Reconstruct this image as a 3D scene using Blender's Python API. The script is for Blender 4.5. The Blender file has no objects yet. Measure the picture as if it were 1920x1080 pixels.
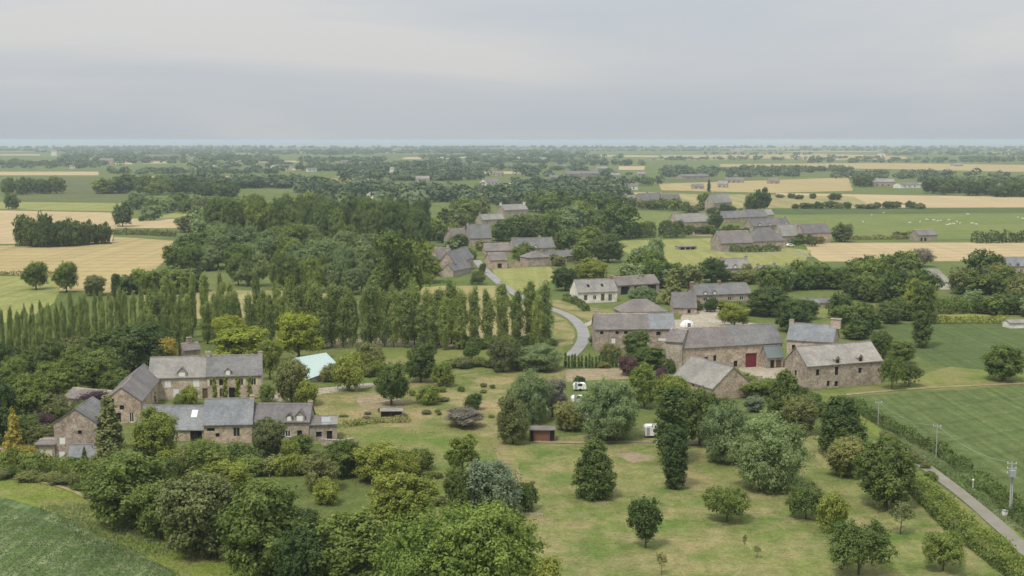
import bpy, math, random
import numpy as np
from mathutils import Vector, Matrix

# ------------------------------------------------------------------ camera, world, sun, exposure
scene = bpy.context.scene
C = scene.collection
R = math.radians
CAM_H, FPX, PITCH = 55.0, 2400.0, math.atan(278 / 2400.0)
SP, CP = math.sin(PITCH), math.cos(PITCH)

cam_d = bpy.data.cameras.new('camera')
cam = bpy.data.objects.new('camera', cam_d)
C.objects.link(cam)
scene.camera = cam
cam.location = (0, 0, CAM_H)
cam.rotation_euler = (math.pi / 2 - PITCH, 0, 0)
cam_d.sensor_width = 36
cam_d.lens = 36 * FPX / 1920
cam_d.clip_start = 1
cam_d.clip_end = 200000

SUN_EL, SUN_AZ = 60, 212          # azimuth clockwise from +Y: behind the camera, to the left
world = bpy.data.worlds.new('World')
scene.world = world
world.use_nodes = True


def build_world():
    nt = world.node_tree
    nt.nodes.clear()
    N, L = nt.nodes.new, nt.links.new
    out = N('ShaderNodeOutputWorld')
    sky = N('ShaderNodeTexSky')
    sky.sky_type = 'NISHITA'
    sky.sun_disc = False
    sky.sun_elevation = R(SUN_EL)
    sky.sun_rotation = R(SUN_AZ)
    sky.air_density, sky.dust_density = 1.0, 3.0
    b1 = N('ShaderNodeBackground')
    b1.inputs['Strength'].default_value = 0.05
    L(sky.outputs[0], b1.inputs['Color'])
    # overcast deck: soft streaks, seen edge on near the horizon
    tc = N('ShaderNodeTexCoord')
    mp = N('ShaderNodeMapping')
    mp.inputs['Scale'].default_value = (1.2, 1.2, 8)
    L(tc.outputs['Generated'], mp.inputs['Vector'])
    n1 = N('ShaderNodeTexNoise')
    n1.inputs['Scale'].default_value = 1.5
    n1.inputs['Detail'].default_value = 5
    n1.inputs['Roughness'].default_value = 0.5
    n1.inputs['Distortion'].default_value = 0.4
    L(mp.outputs[0], n1.inputs['Vector'])
    cr = N('ShaderNodeValToRGB')
    e = cr.color_ramp.elements
    e[0].position, e[0].color = 0.34, (0.270, 0.300, 0.325, 1)
    e[1].position, e[1].color = 0.68, (0.362, 0.360, 0.357, 1)
    m = e.new(0.52)
    m.color = (0.306, 0.324, 0.343, 1)
    L(n1.outputs['Fac'], cr.inputs['Fac'])
    # the deck is a little brighter overhead, as overcast is
    sep = N('ShaderNodeSeparateXYZ')
    L(tc.outputs['Generated'], sep.inputs[0])
    mr = N('ShaderNodeMapRange')
    mr.inputs['From Min'].default_value = 0.0
    mr.inputs['From Max'].default_value = 1.0
    mr.inputs['To Min'].default_value = 1.0
    mr.inputs['To Max'].default_value = 2.1
    L(sep.outputs['Z'], mr.inputs['Value'])
    b2 = N('ShaderNodeBackground')
    L(cr.outputs[0], b2.inputs['Color'])
    L(mr.outputs[0], b2.inputs['Strength'])
    mix = N('ShaderNodeMixShader')
    mix.inputs[0].default_value = 0.93
    L(b1.outputs[0], mix.inputs[1])
    L(b2.outputs[0], mix.inputs[2])
    L(mix.outputs[0], out.inputs['Surface'])


build_world()
sun_d = bpy.data.lights.new('sun', 'SUN')
sun_d.energy = 1.5
sun_d.angle = R(11)
sun_d.color = (1.0, 0.93, 0.82)
sun = bpy.data.objects.new('sun', sun_d)
C.objects.link(sun)
_s = Vector((math.sin(R(SUN_AZ)) * math.cos(R(SUN_EL)), math.cos(R(SUN_AZ)) * math.cos(R(SUN_EL)), math.sin(R(SUN_EL))))
sun.rotation_euler = _s.to_track_quat('Z', 'Y').to_euler()

scene.view_settings.view_transform = 'Standard'
scene.view_settings.look = 'None'
scene.view_settings.gamma = 1
scene.view_settings.use_curve_mapping = False
scene.view_settings.exposure = 0.80
scene.render.engine = 'CYCLES'
cy = scene.cycles
cy.max_bounces = 5
cy.diffuse_bounces = 3
cy.glossy_bounces = 1
cy.transmission_bounces = 3
cy.volume_bounces = 1
cy.use_denoising = True
HAZE_DENSITY = 1.1e-4

# ------------------------------------------------------------------ pixel <-> ground


def at(px, py, z=0.0):
    k = (540 - py) / FPX
    dz = z - CAM_H
    Y = dz * (CP + k * SP) / (k * CP - SP)
    d = Y * CP - dz * SP
    return Vector(((px - 960) / FPX * d, Y, z))


def z_at(P, py):
    """height above ground of the point over P that shows at picture row py"""
    k = (540 - py) / FPX
    return CAM_H + P.y * (k * CP - SP) / (CP + k * SP)


def mpp(P):
    return (P.y * CP + CAM_H * SP) / FPX          # metres per pixel there


# ------------------------------------------------------------------ materials
def new_mat(name):
    m = bpy.data.materials.new(name)
    m.use_nodes = True
    nt = m.node_tree
    b = nt.nodes['Principled BSDF']
    b.inputs['Roughness'].default_value = 0.85
    b.inputs['Specular IOR Level'].default_value = 0.2
    return m, nt, b


def flat_mat(name, col, rough=0.8, spec=0.3):
    m, nt, b = new_mat(name)
    b.inputs['Base Color'].default_value = (*col, 1)
    b.inputs['Roughness'].default_value = rough
    b.inputs['Specular IOR Level'].default_value = spec
    return m


def ramp(nt, fac, stops):
    cr = nt.nodes.new('ShaderNodeValToRGB')
    e = cr.color_ramp.elements
    while len(e) < len(stops):
        e.new(0.5)
    for i, (p, c) in enumerate(stops):
        e[i].position, e[i].color = p, (*c, 1)
    nt.links.new(fac, cr.inputs['Fac'])
    return cr.outputs[0]


def noise(nt, vec, scale, detail=4, rough=0.55, stretch=None, rot=0, dist=0.0):
    if stretch or rot:
        mp = nt.nodes.new('ShaderNodeMapping')
        mp.inputs['Scale'].default_value = stretch or (1, 1, 1)
        mp.inputs['Rotation'].default_value = (0, 0, rot)
        nt.links.new(vec, mp.inputs['Vector'])
        vec = mp.outputs[0]
    n = nt.nodes.new('ShaderNodeTexNoise')
    n.inputs['Scale'].default_value = scale
    n.inputs['Detail'].default_value = detail
    n.inputs['Roughness'].default_value = rough
    n.inputs['Distortion'].default_value = dist
    nt.links.new(vec, n.inputs['Vector'])
    return n.outputs['Fac']


def mixc(nt, fac, a, b, mode='MIX'):
    m = nt.nodes.new('ShaderNodeMix')
    m.data_type = 'RGBA'
    m.blend_type = mode
    for s, v in ((m.inputs['Factor'], fac), (m.inputs['A'], a), (m.inputs['B'], b)):
        if isinstance(v, (int, float)):
            s.default_value = v
        elif isinstance(v, tuple):
            s.default_value = (*v, 1) if len(v) == 3 else v
        else:
            nt.links.new(v, s)
    return m.outputs['Result']


def bump(nt, b, h, strength=0.4, dist=0.1):
    bn = nt.nodes.new('ShaderNodeBump')
    bn.inputs['Strength'].default_value = strength
    bn.inputs['Distance'].default_value = dist
    nt.links.new(h, bn.inputs['Height'])
    nt.links.new(bn.outputs[0], b.inputs['Normal'])


def ground_mat(name, a, b_, c, s1=0.02, s2=0.25, mid=0.5, fine=0.25, rows=None, bd=0.25, tram=None):
    """a,b_: the two main colours in big patches, c: colour of small flecks"""
    m, nt, b = new_mat(name)
    tc = nt.nodes.new('ShaderNodeTexCoord')
    v = tc.outputs['Object']
    big = noise(nt, v, s1, 5, 0.6, dist=0.6)
    col = ramp(nt, big, [(mid - 0.14, a), (mid + 0.14, b_)])
    sm = noise(nt, v, s2, 6, 0.7)
    k = ramp(nt, sm, [(0.42, (0, 0, 0)), (0.72, (1, 1, 1))])
    col = mixc(nt, k, col, c)
    fn = noise(nt, v, 2.2, 4, 0.7)
    f2 = ramp(nt, fn, [(0.3, (1 - fine,) * 3), (0.7, (1 + fine,) * 3)])
    col = mixc(nt, 1.0, col, f2, 'MULTIPLY')
    md = noise(nt, v, 0.55, 6, 0.75, dist=0.8)
    f4 = ramp(nt, md, [(0.32, (1 - fine * 0.9,) * 3), (0.68, (1 + fine * 0.9,) * 3)])
    col = mixc(nt, 1.0, col, f4, 'MULTIPLY')
    if tram:
        mp = nt.nodes.new('ShaderNodeMapping')
        mp.inputs['Rotation'].default_value = (0, 0, tram[0])
        nt.links.new(v, mp.inputs['Vector'])
        wv = nt.nodes.new('ShaderNodeTexWave')
        wv.inputs['Scale'].default_value = 0.314 / tram[1]
        wv.inputs['Distortion'].default_value = 0.6
        wv.inputs['Detail Scale'].default_value = 0.4
        nt.links.new(mp.outputs[0], wv.inputs['Vector'])
        f5 = ramp(nt, wv.outputs['Fac'], [(0.0, (1, 1, 1)), (0.93, (1, 1, 1)), (0.99, (1 - tram[2],) * 3)])
        col = mixc(nt, 1.0, col, f5, 'MULTIPLY')
    if rows:
        ang, per, amt = rows
        st = noise(nt, v, 1 / per, 3, 0.6, stretch=(1, 0.012, 1), rot=ang)
        f3 = ramp(nt, st, [(0.35, (1 - amt,) * 3), (0.65, (1 + amt * 0.6,) * 3)])
        col = mixc(nt, 1.0, col, f3, 'MULTIPLY')
    nt.links.new(col, b.inputs['Base Color'])
    bump(nt, b, fn, 0.5, bd)
    b.inputs['Roughness'].default_value = 1.0
    b.inputs['Specular IOR Level'].default_value = 0.05
    return m


G = {}
G['base'] = ground_mat('mat_ground', (0.120, 0.155, 0.045), (0.170, 0.180, 0.066), (0.090, 0.130, 0.036), 0.012, 0.12)
G['orchard'] = ground_mat('mat_orchard_grass', (0.105, 0.165, 0.036), (0.225, 0.230, 0.082), (0.320, 0.255, 0.135), 0.055, 0.12, 0.52, fine=0.25, rows=(1.2, 2.5, 0.10))
G['dry'] = ground_mat('mat_dry_grass', (0.120, 0.160, 0.042), (0.240, 0.220, 0.090), (0.36, 0.27, 0.155), 0.06, 0.12, 0.50, fine=0.22)
G['meadow'] = ground_mat('mat_meadow', (0.110, 0.170, 0.036), (0.185, 0.200, 0.062), (0.260, 0.215, 0.100), 0.05, 0.11, 0.5, fine=0.2)
G['rough'] = ground_mat('mat_rough_grass', (0.075, 0.115, 0.028), (0.11, 0.14, 0.04), (0.15, 0.16, 0.06), 0.05, 0.3)
G['verge'] = ground_mat('mat_verge', (0.115, 0.185, 0.024), (0.170, 0.230, 0.036), (0.245, 0.205, 0.095), 0.06, 0.13, 0.50, fine=0.2)
G['crop'] = ground_mat('mat_green_crop', (0.085, 0.123, 0.041), (0.112, 0.149, 0.049), (0.144, 0.166, 0.066), 0.025, 0.25, rows=(1.05, 1.6, 0.22), tram=(1.05, 11, 0.13))
G['crop2'] = ground_mat('mat_deep_green_crop', (0.083, 0.123, 0.043), (0.109, 0.144, 0.051), (0.107, 0.133, 0.049), 0.02, 0.25, rows=(1.4, 1.8, 0.16), tram=(1.40, 12, 0.12))
G['cropfg'] = ground_mat('mat_rough_crop', (0.080, 0.130, 0.042), (0.125, 0.175, 0.062), (0.23, 0.25, 0.14), 0.05, 0.25, rows=(0.5, 1.4, 0.35), fine=0.25)
G['wheat'] = ground_mat('mat_wheat', (0.392, 0.305, 0.146), (0.436, 0.345, 0.173), (0.353, 0.290, 0.140), 0.012, 0.1, rows=(1.45, 5, 0.12), fine=0.1, tram=(1.45, 16, 0.25))
G['wheatpale'] = ground_mat('mat_pale_wheat', (0.441, 0.345, 0.196), (0.500, 0.385, 0.228), (0.412, 0.330, 0.180), 0.01, 0.1, rows=(1.5, 6, 0.08), fine=0.08, tram=(1.50, 16, 0.22))
G['stubble'] = ground_mat('mat_stubble', (0.32, 0.28, 0.13), (0.37, 0.30, 0.15), (0.23, 0.24, 0.09), 0.01, 0.06, rows=(1.5, 8, 0.2))
G['hay'] = ground_mat('mat_mown_meadow', (0.215, 0.245, 0.075), (0.27, 0.275, 0.095), (0.33, 0.29, 0.12), 0.02, 0.1, rows=(0.9, 4, 0.12), tram=(0.90, 7, 0.12))
G['pasture'] = ground_mat('mat_pasture', (0.155, 0.190, 0.060), (0.200, 0.215, 0.075), (0.125, 0.165, 0.050), 0.01, 0.06)
G['farmgreen'] = ground_mat('mat_far_green', (0.109, 0.131, 0.055), (0.146, 0.153, 0.060), (0.094, 0.113, 0.050), 0.006, 0.05)
G['gravel'] = ground_mat('mat_gravel', (0.36, 0.315, 0.25), (0.43, 0.38, 0.31), (0.30, 0.27, 0.18), 0.1, 0.8)
G['soil'] = ground_mat('mat_bare_soil', (0.30, 0.235, 0.155), (0.36, 0.285, 0.20), (0.20, 0.18, 0.085), 0.08, 0.4)
G['road'] = ground_mat('mat_road', (0.285, 0.275, 0.268), (0.320, 0.310, 0.298), (0.24, 0.23, 0.215), 0.05, 0.2, fine=0.07, bd=0.02)
G['path'] = ground_mat('mat_lane', (0.250, 0.230, 0.195), (0.275, 0.250, 0.215), (0.20, 0.195, 0.13), 0.1, 0.25, fine=0.06, bd=0.02)
G['sand'] = ground_mat('mat_tidal_flat', (0.36, 0.35, 0.32), (0.28, 0.29, 0.30), (0.3, 0.3, 0.3), 0.0003, 0.004)


def stone_mat(name, a, b_, scale=3.2):
    m, nt, b = new_mat(name)
    tc = nt.nodes.new('ShaderNodeTexCoord')
    v = tc.outputs['Object']
    vo = nt.nodes.new('ShaderNodeTexVoronoi')
    vo.inputs['Scale'].default_value = scale
    nt.links.new(v, vo.inputs['Vector'])
    sep = nt.nodes.new('ShaderNodeSeparateColor')
    nt.links.new(vo.outputs['Color'], sep.inputs[0])
    col = ramp(nt, sep.outputs[0], [(0.0, a), (1.0, b_)])
    st = noise(nt, v, 0.45, 5, 0.65)
    f = ramp(nt, st, [(0.32, (0.66, 0.64, 0.60)), (0.62, (1.08, 1.06, 1.03))])
    col = mixc(nt, 1.0, col, f, 'MULTIPLY')
    nt.links.new(col, b.inputs['Base Color'])
    bump(nt, b, vo.outputs['Distance'], 0.5, 0.06)
    b.inputs['Roughness'].default_value = 0.95
    b.inputs['Specular IOR Level'].default_value = 0.1
    return m


def slate_mat(name, a, b_, lichen, amt=0.5):
    m, nt, b = new_mat(name)
    tc = nt.nodes.new('ShaderNodeTexCoord')
    v = tc.outputs['Object']
    br = nt.nodes.new('ShaderNodeTexVoronoi')
    br.inputs['Scale'].default_value = 3.0
    nt.links.new(v, br.inputs['Vector'])
    sep = nt.nodes.new('ShaderNodeSeparateColor')
    nt.links.new(br.outputs['Color'], sep.inputs[0])
    col = ramp(nt, sep.outputs[0], [(0, a), (1, b_)])
    st = noise(nt, v, 0.6, 6, 0.7, stretch=(1, 1, 0.5))
    k = ramp(nt, st, [(0.45, (0, 0, 0)), (0.75, (amt,) * 3)])
    col = mixc(nt, k, col, lichen)
    pt = noise(nt, v, 0.22, 3, 0.6)
    col = mixc(nt, 1.0, col, ramp(nt, pt, [(0.35, (0.80, 0.80, 0.81)), (0.65, (1.14, 1.12, 1.08))]), 'MULTIPLY')
    ms = noise(nt, v, 1.7, 5, 0.8)
    col = mixc(nt, 1.0, col, ramp(nt, ms, [(0.36, (0.82, 0.82, 0.80)), (0.64, (1.10, 1.09, 1.07))]), 'MULTIPLY')
    wv = nt.nodes.new('ShaderNodeTexWave')
    wv.bands_direction = 'Z'
    wv.inputs['Scale'].default_value = 1.3
    wv.inputs['Distortion'].default_value = 0.5
    nt.links.new(v, wv.inputs['Vector'])
    f = ramp(nt, wv.outputs['Fac'], [(0, (0.9,) * 3), (0.6, (1.05,) * 3)])
    col = mixc(nt, 1.0, col, f, 'MULTIPLY')
    nt.links.new(col, b.inputs['Base Color'])
    bump(nt, b, wv.outputs['Fac'], 0.35, 0.03)
    b.inputs['Roughness'].default_value = 0.62
    b.inputs['Specular IOR Level'].default_value = 0.3
    return m


M = {}
M['stone'] = stone_mat('mat_stone', (0.303, 0.250, 0.208), (0.516, 0.430, 0.362))
M['stonewarm'] = stone_mat('mat_warm_stone', (0.359, 0.287, 0.228), (0.606, 0.495, 0.399))
M['stonegrey'] = stone_mat('mat_grey_stone', (0.281, 0.242, 0.211), (0.460, 0.398, 0.345))
M['manor'] = stone_mat('mat_manor_stone', (0.440, 0.369, 0.294), (0.660, 0.562, 0.451))
M['stonepale'] = stone_mat('mat_pale_stone', (0.33, 0.29, 0.235), (0.50, 0.45, 0.375))
M['render'] = stone_mat('mat_white_render', (0.74, 0.72, 0.67), (0.80, 0.78, 0.74), 0.8)
M['slate'] = slate_mat('mat_slate', (0.147, 0.149, 0.155), (0.204, 0.199, 0.202), (0.234, 0.220, 0.192))
M['slateblue'] = slate_mat('mat_blue_slate', (0.179, 0.195, 0.215), (0.239, 0.254, 0.273), (0.264, 0.261, 0.249))
M['slatebrown'] = slate_mat('mat_brown_slate', (0.168, 0.149, 0.143), (0.223, 0.200, 0.194), (0.268, 0.229, 0.199))
M['slatepale'] = slate_mat('mat_pale_slate', (0.285, 0.265, 0.245), (0.36, 0.335, 0.31), (0.42, 0.38, 0.33), 0.6)
M['slatelight'] = slate_mat('mat_light_slate', (0.237, 0.228, 0.212), (0.305, 0.291, 0.271), (0.336, 0.312, 0.271))
M['slatepurple'] = slate_mat('mat_purple_slate', (0.142, 0.132, 0.139), (0.187, 0.173, 0.177), (0.193, 0.184, 0.161))
M['teal'] = flat_mat('mat_turquoise_sheet', (0.42, 0.53, 0.495), 0.5)
M['white'] = flat_mat('mat_white_paint', (0.80, 0.79, 0.76), 0.5)
M['cream'] = flat_mat('mat_cream_paint', (0.68, 0.60, 0.42), 0.6)
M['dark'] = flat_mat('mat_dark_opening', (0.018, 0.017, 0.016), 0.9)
M['glass'] = flat_mat('mat_window_glass', (0.03, 0.035, 0.04), 0.08, 0.6)
M['red'] = flat_mat('mat_red_door', (0.16, 0.022, 0.028), 0.6)
M['wood'] = flat_mat('mat_brown_wood', (0.14, 0.085, 0.05), 0.8)
M['redwood'] = flat_mat('mat_red_brown_wood', (0.22, 0.105, 0.062), 0.8)
M['pole'] = flat_mat('mat_pole_concrete', (0.40, 0.385, 0.36), 0.8)
M['metal'] = flat_mat('mat_grey_metal', (0.32, 0.34, 0.36), 0.45, 0.5)
M['greenglass'] = flat_mat('mat_green_glass_roof', (0.15, 0.18, 0.17), 0.3, 0.5)
M['tyre'] = flat_mat('mat_tyre', (0.02, 0.02, 0.02), 0.9)
M['brick'] = flat_mat('mat_terracotta', (0.30, 0.15, 0.10), 0.8)
M['bark'] = stone_mat('mat_bark', (0.075, 0.060, 0.045), (0.15, 0.125, 0.10), 5)
M['cow'] = flat_mat('mat_cow_hide', (0.66, 0.62, 0.54), 0.9)
M['water'] = flat_mat('mat_sea', (0.19, 0.21, 0.23), 0.35, 0.5)


def leaf_mat(name, a, b_, trans=0.22, var=0.3):
    m, nt, b = new_mat(name)
    at_ = nt.nodes.new('ShaderNodeAttribute')
    at_.attribute_name = 'tint'
    oi = nt.nodes.new('ShaderNodeObjectInfo')
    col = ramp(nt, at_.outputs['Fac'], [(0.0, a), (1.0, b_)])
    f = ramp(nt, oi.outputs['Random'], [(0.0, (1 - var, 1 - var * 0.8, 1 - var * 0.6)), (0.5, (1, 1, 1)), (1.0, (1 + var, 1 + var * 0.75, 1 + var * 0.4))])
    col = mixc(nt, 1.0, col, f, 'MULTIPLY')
    nt.links.new(col, b.inputs['Base Color'])
    b.inputs['Roughness'].default_value = 0.7
    b.inputs['Specular IOR Level'].default_value = 0.12
    tr = nt.nodes.new('ShaderNodeBsdfTranslucent')
    hs = mixc(nt, 1.0, col, (1.15, 1.2, 0.6), 'MULTIPLY')
    nt.links.new(hs, tr.inputs['Color'])
    mx = nt.nodes.new('ShaderNodeMixShader')
    mx.inputs[0].default_value = trans
    nt.links.new(b.outputs[0], mx.inputs[1])
    nt.links.new(tr.outputs[0], mx.inputs[2])
    nt.links.new(mx.outputs[0], nt.nodes['Material Output'].inputs['Surface'])
    return m


LM = {
    'green': leaf_mat('leaf_green', (0.112, 0.157, 0.038), (0.249, 0.308, 0.083), trans=0.3),
    'dark': leaf_mat('leaf_dark', (0.073, 0.113, 0.033), (0.154, 0.202, 0.060)),
    'olive': leaf_mat('leaf_olive', (0.145, 0.162, 0.057), (0.279, 0.292, 0.112)),
    'willow': leaf_mat('leaf_willow', (0.185, 0.245, 0.108), (0.330, 0.410, 0.190), var=0.12, trans=0.3),
    'silver': leaf_mat('leaf_silver', (0.170, 0.215, 0.125), (0.300, 0.355, 0.215), var=0.12),
    'lime': leaf_mat('leaf_lime', (0.242, 0.292, 0.038), (0.448, 0.468, 0.076), var=0.12, trans=0.3),
    'yellowgreen': leaf_mat('leaf_yellowgreen', (0.176, 0.216, 0.042), (0.351, 0.377, 0.087), var=0.18, trans=0.3),
    'walnut': leaf_mat('leaf_walnut', (0.135, 0.200, 0.042), (0.285, 0.360, 0.088), var=0.1, trans=0.3),
    'pale': leaf_mat('leaf_pale', (0.150, 0.205, 0.085), (0.290, 0.350, 0.145), var=0.2, trans=0.3),
    'gold': leaf_mat('leaf_gold', (0.303, 0.257, 0.050), (0.509, 0.422, 0.100), var=0.12),
    'purple': leaf_mat('leaf_purple', (0.097, 0.057, 0.065), (0.181, 0.098, 0.107)),
    'greybrown': leaf_mat('leaf_greybrown', (0.230, 0.200, 0.157), (0.364, 0.314, 0.251)),
    'poplar': leaf_mat('leaf_poplar', (0.175, 0.225, 0.070), (0.340, 0.400, 0.135), var=0.22, trans=0.35),
    'far': leaf_mat('leaf_far', (0.054, 0.089, 0.045), (0.166, 0.206, 0.100), var=0.0, trans=0.15),
    'grass': leaf_mat('leaf_grass_tuft', (0.230, 0.256, 0.076), (0.460, 0.394, 0.205), var=0.0, trans=0.4),
    'cropleaf': leaf_mat('leaf_crop', (0.146, 0.207, 0.076), (0.355, 0.394, 0.238), var=0.0, trans=0.4),
}


# ------------------------------------------------------------------ objects
def tag(o, label=None, cat=None, group=None, kind=None):
    for k, v in (('label', label), ('category', cat), ('group', group), ('kind', kind)):
        if v:
            o[k] = v
    return o


def link(name, data, parent=None, loc=None):
    o = bpy.data.objects.new(name, data)
    C.objects.link(o)
    if parent is not None:
        o.parent = parent
    if loc is not None:
        o.location = loc
    return o


def empty(name, loc, rz=0.0, label=None, cat=None, group=None):
    o = link(name, None, None, loc)
    o.rotation_euler = (0, 0, rz)
    o.empty_display_size = 0.5
    return tag(o, label, cat, group)


class MB:
    def __init__(s):
        s.v, s.f = [], []

    def poly(s, pts):
        i = len(s.v)
        s.v += [tuple(p) for p in pts]
        s.f.append(tuple(range(i, i + len(pts))))
        return s

    def box(s, x0, x1, y0, y1, z0, z1):
        i = len(s.v)
        s.v += [(x0, y0, z0), (x1, y0, z0), (x1, y1, z0), (x0, y1, z0), (x0, y0, z1), (x1, y0, z1), (x1, y1, z1), (x0, y1, z1)]
        s.f += [tuple(i + k for k in q) for q in ((0, 3, 2, 1), (4, 5, 6, 7), (0, 1, 5, 4), (1, 2, 6, 5), (2, 3, 7, 6), (3, 0, 4, 7))]
        return s

    def prism(s, prof, x0, x1):
        """profile of (y,z) points extruded along x"""
        i, n = len(s.v), len(prof)
        s.v += [(x0, y, z) for y, z in prof] + [(x1, y, z) for y, z in prof]
        for k in range(n):
            a, b = k, (k + 1) % n
            s.f.append((i + a, i + b, i + n + b, i + n + a))
        s.f.append(tuple(i + k for k in range(n))[::-1])
        s.f.append(tuple(i + n + k for k in range(n)))
        return s

    def tube(s, pts, radii, n=6):
        base = None
        for k, (p, r) in enumerate(zip(pts, radii)):
            p = Vector(p)
            q = Vector(pts[min(k + 1, len(pts) - 1)]) - Vector(pts[max(k - 1, 0)])
            q.normalize()
            a = q.cross(Vector((0.31, 0.95, 0.07))).normalized()
            b = q.cross(a)
            i = len(s.v)
            for j in range(n):
                t = 2 * math.pi * j / n
                s.v.append(tuple(p + a * (r * math.cos(t)) + b * (r * math.sin(t))))
            if base is not None:
                for j in range(n):
                    s.f.append((base + j, base + (j + 1) % n, i + (j + 1) % n, i + j))
            else:
                s.f.append(tuple(range(i, i + n))[::-1])
            base = i
        s.f.append(tuple(range(base, base + n)))
        return s

    def mesh(s, name, mat):
        me = bpy.data.meshes.new(name)
        me.from_pydata(s.v, [], s.f)
        me.materials.append(mat)
        me.update()
        return me

    def build(s, name, mat, parent=None, loc=None):
        return link(name, s.mesh(name, mat), parent, loc)


def np_mesh(name, verts, nq, mat, tint):
    """verts (nq*4,3) quads; tint per quad"""
    me = bpy.data.meshes.new(name)
    nv = nq * 4
    me.vertices.add(nv)
    me.vertices.foreach_set('co', verts.astype(np.float32).ravel())
    me.loops.add(nv)
    me.loops.foreach_set('vertex_index', np.arange(nv, dtype=np.int32))
    me.polygons.add(nq)
    me.polygons.foreach_set('loop_start', np.arange(0, nv, 4, dtype=np.int32))
    me.polygons.foreach_set('loop_total', np.full(nq, 4, dtype=np.int32))
    a = me.attributes.new('tint', 'FLOAT', 'POINT')
    a.data.foreach_set('value', np.repeat(tint, 4).astype(np.float32))
    me.materials.append(mat)
    me.update()
    me.validate()
    return me


def unit(v):
    return v / np.maximum(np.linalg.norm(v, axis=1, keepdims=True), 1e-6)


def leaf_quads(rng, pos, nrm, size, aspect=0.6, hang=0.0, jitter=0.8):
    """rhombic leaf sprays at pos, facing roughly nrm"""
    n = len(pos)
    d = unit(nrm + rng.normal(0, jitter, (n, 3)))
    t = rng.normal(0, 1, (n, 3))
    if hang:
        t = t * (1 - hang) + np.array([0, 0, -1.0]) * hang * 2
    u = unit(t - d * np.sum(t * d, 1, keepdims=True))
    w = np.cross(d, u)
    sz = size * rng.uniform(0.6, 1.35, (n, 1)) if np.isscalar(size) else size[:, None]
    u, w = u * sz, w * sz * aspect
    q = np.stack([pos - u, pos - w * 0.9 + d * sz * 0.12, pos + u, pos + w * 0.9 + d * sz * 0.12], 1)
    return q.reshape(-1, 3)


def crown(name, seed, lobes, clumps, per, leaf, mat, cr=0.7, aspect=0.6, hang=0.0, core=0.25, squash=1.0, mesh=True):
    """leaf clumps spread over the lobes (cx,cy,cz,rx,ry,rz)"""
    rng = np.random.default_rng(seed)
    lobes = np.array(lobes, float)
    area = (lobes[:, 3] * lobes[:, 5])
    pick = rng.choice(len(lobes), clumps, p=area / area.sum())
    lb = lobes[pick]
    dirs = unit(rng.normal(0, 1, (clumps, 3)))
    dirs[:, 2] = np.where((dirs[:, 2] < -0.3) & (rng.random(clumps) < 0.5), -dirs[:, 2], dirs[:, 2])
    rad = rng.uniform(0.70, 1.08, (clumps, 1)) + (rng.random((clumps, 1)) < 0.06) * 0.16
    cc = lb[:, :3] + dirs * lb[:, 3:] * rad
    # clumps buried in another lobe are of no use
    inside = np.zeros(clumps, bool)
    for L_ in lobes:
        inside |= (np.sum(((cc - L_[:3]) / L_[3:]) ** 2, 1) < 0.45)
    cc, dirs = cc[~inside], dirs[~inside]
    k = len(cc)
    ltint = rng.uniform(-0.28, 0.28, len(lobes))
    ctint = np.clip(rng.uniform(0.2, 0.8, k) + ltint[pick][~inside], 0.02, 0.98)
    cs = rng.uniform(0.6, 1.35, k)
    idx = np.repeat(np.arange(k), per)
    off = rng.normal(0, 0.42, (len(idx), 3)) * np.array([1, 1, squash])
    off += dirs[idx] * 0.15
    pos = cc[idx] + off * cr * cs[idx][:, None]
    if hang:
        drop = rng.uniform(0, 1, len(idx)) ** 1.5
        pos[:, 2] -= drop * cr * 1.6 * hang
    nrm = unit(off) * 0.7 + dirs[idx] * 0.8 + np.array([0, 0, 0.45])
    q = leaf_quads(rng, pos, nrm, leaf, aspect, hang, jitter=0.6)
    tint = np.clip(ctint[idx] + rng.normal(0, 0.16, len(idx)), 0, 1)
    # inner twigs and leaves
    ni = int(len(idx) * core)
    pk = rng.choice(len(lobes), ni, p=area / area.sum())
    di = unit(rng.normal(0, 1, (ni, 3)))
    pi_ = lobes[pk, :3] + di * lobes[pk, 3:] * rng.uniform(0.2, 0.85, (ni, 1))
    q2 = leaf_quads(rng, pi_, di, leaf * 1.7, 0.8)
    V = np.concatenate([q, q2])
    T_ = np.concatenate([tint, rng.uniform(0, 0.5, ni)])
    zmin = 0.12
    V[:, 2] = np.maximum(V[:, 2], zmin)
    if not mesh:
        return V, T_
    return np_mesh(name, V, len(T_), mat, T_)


def trunk(name, seed, h, r, limbs=5, spread=2.5, lean=0.2, top=0.75):
    rnd = random.Random(seed)
    mb = MB()
    pts, rad = [], []
    x = y = 0.0
    n = 6
    for i in range(n + 1):
        t = i / n
        pts.append((x, y, -0.15 + t * (h * top + 0.15)))
        rad.append(r * (1.25 if i == 0 else 1) * (1 - 0.75 * t))
        x += rnd.uniform(-lean, lean) * 0.4
        y += rnd.uniform(-lean, lean) * 0.4
    mb.tube(pts, rad, 7)
    for k in range(limbs):
        i = rnd.randint(1, n - 1)
        a = 2 * math.pi * (k / max(limbs, 1)) + rnd.uniform(-0.5, 0.5)
        p = Vector(pts[i])
        l = spread * rnd.uniform(0.6, 1.0)
        e = p + Vector((math.cos(a) * l, math.sin(a) * l, l * rnd.uniform(0.5, 1.1)))
        m = p.lerp(e, 0.5) + Vector((0, 0, -0.12 * l))
        mb.tube([p, m, e], [rad[i] * 0.55, rad[i] * 0.38, rad[i] * 0.12], 5)
    return mb.mesh(name, M['bark'])


# ---- prototypes: species -> list of (trunk mesh, crown mesh, height, width)
PROTO = {}


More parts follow.
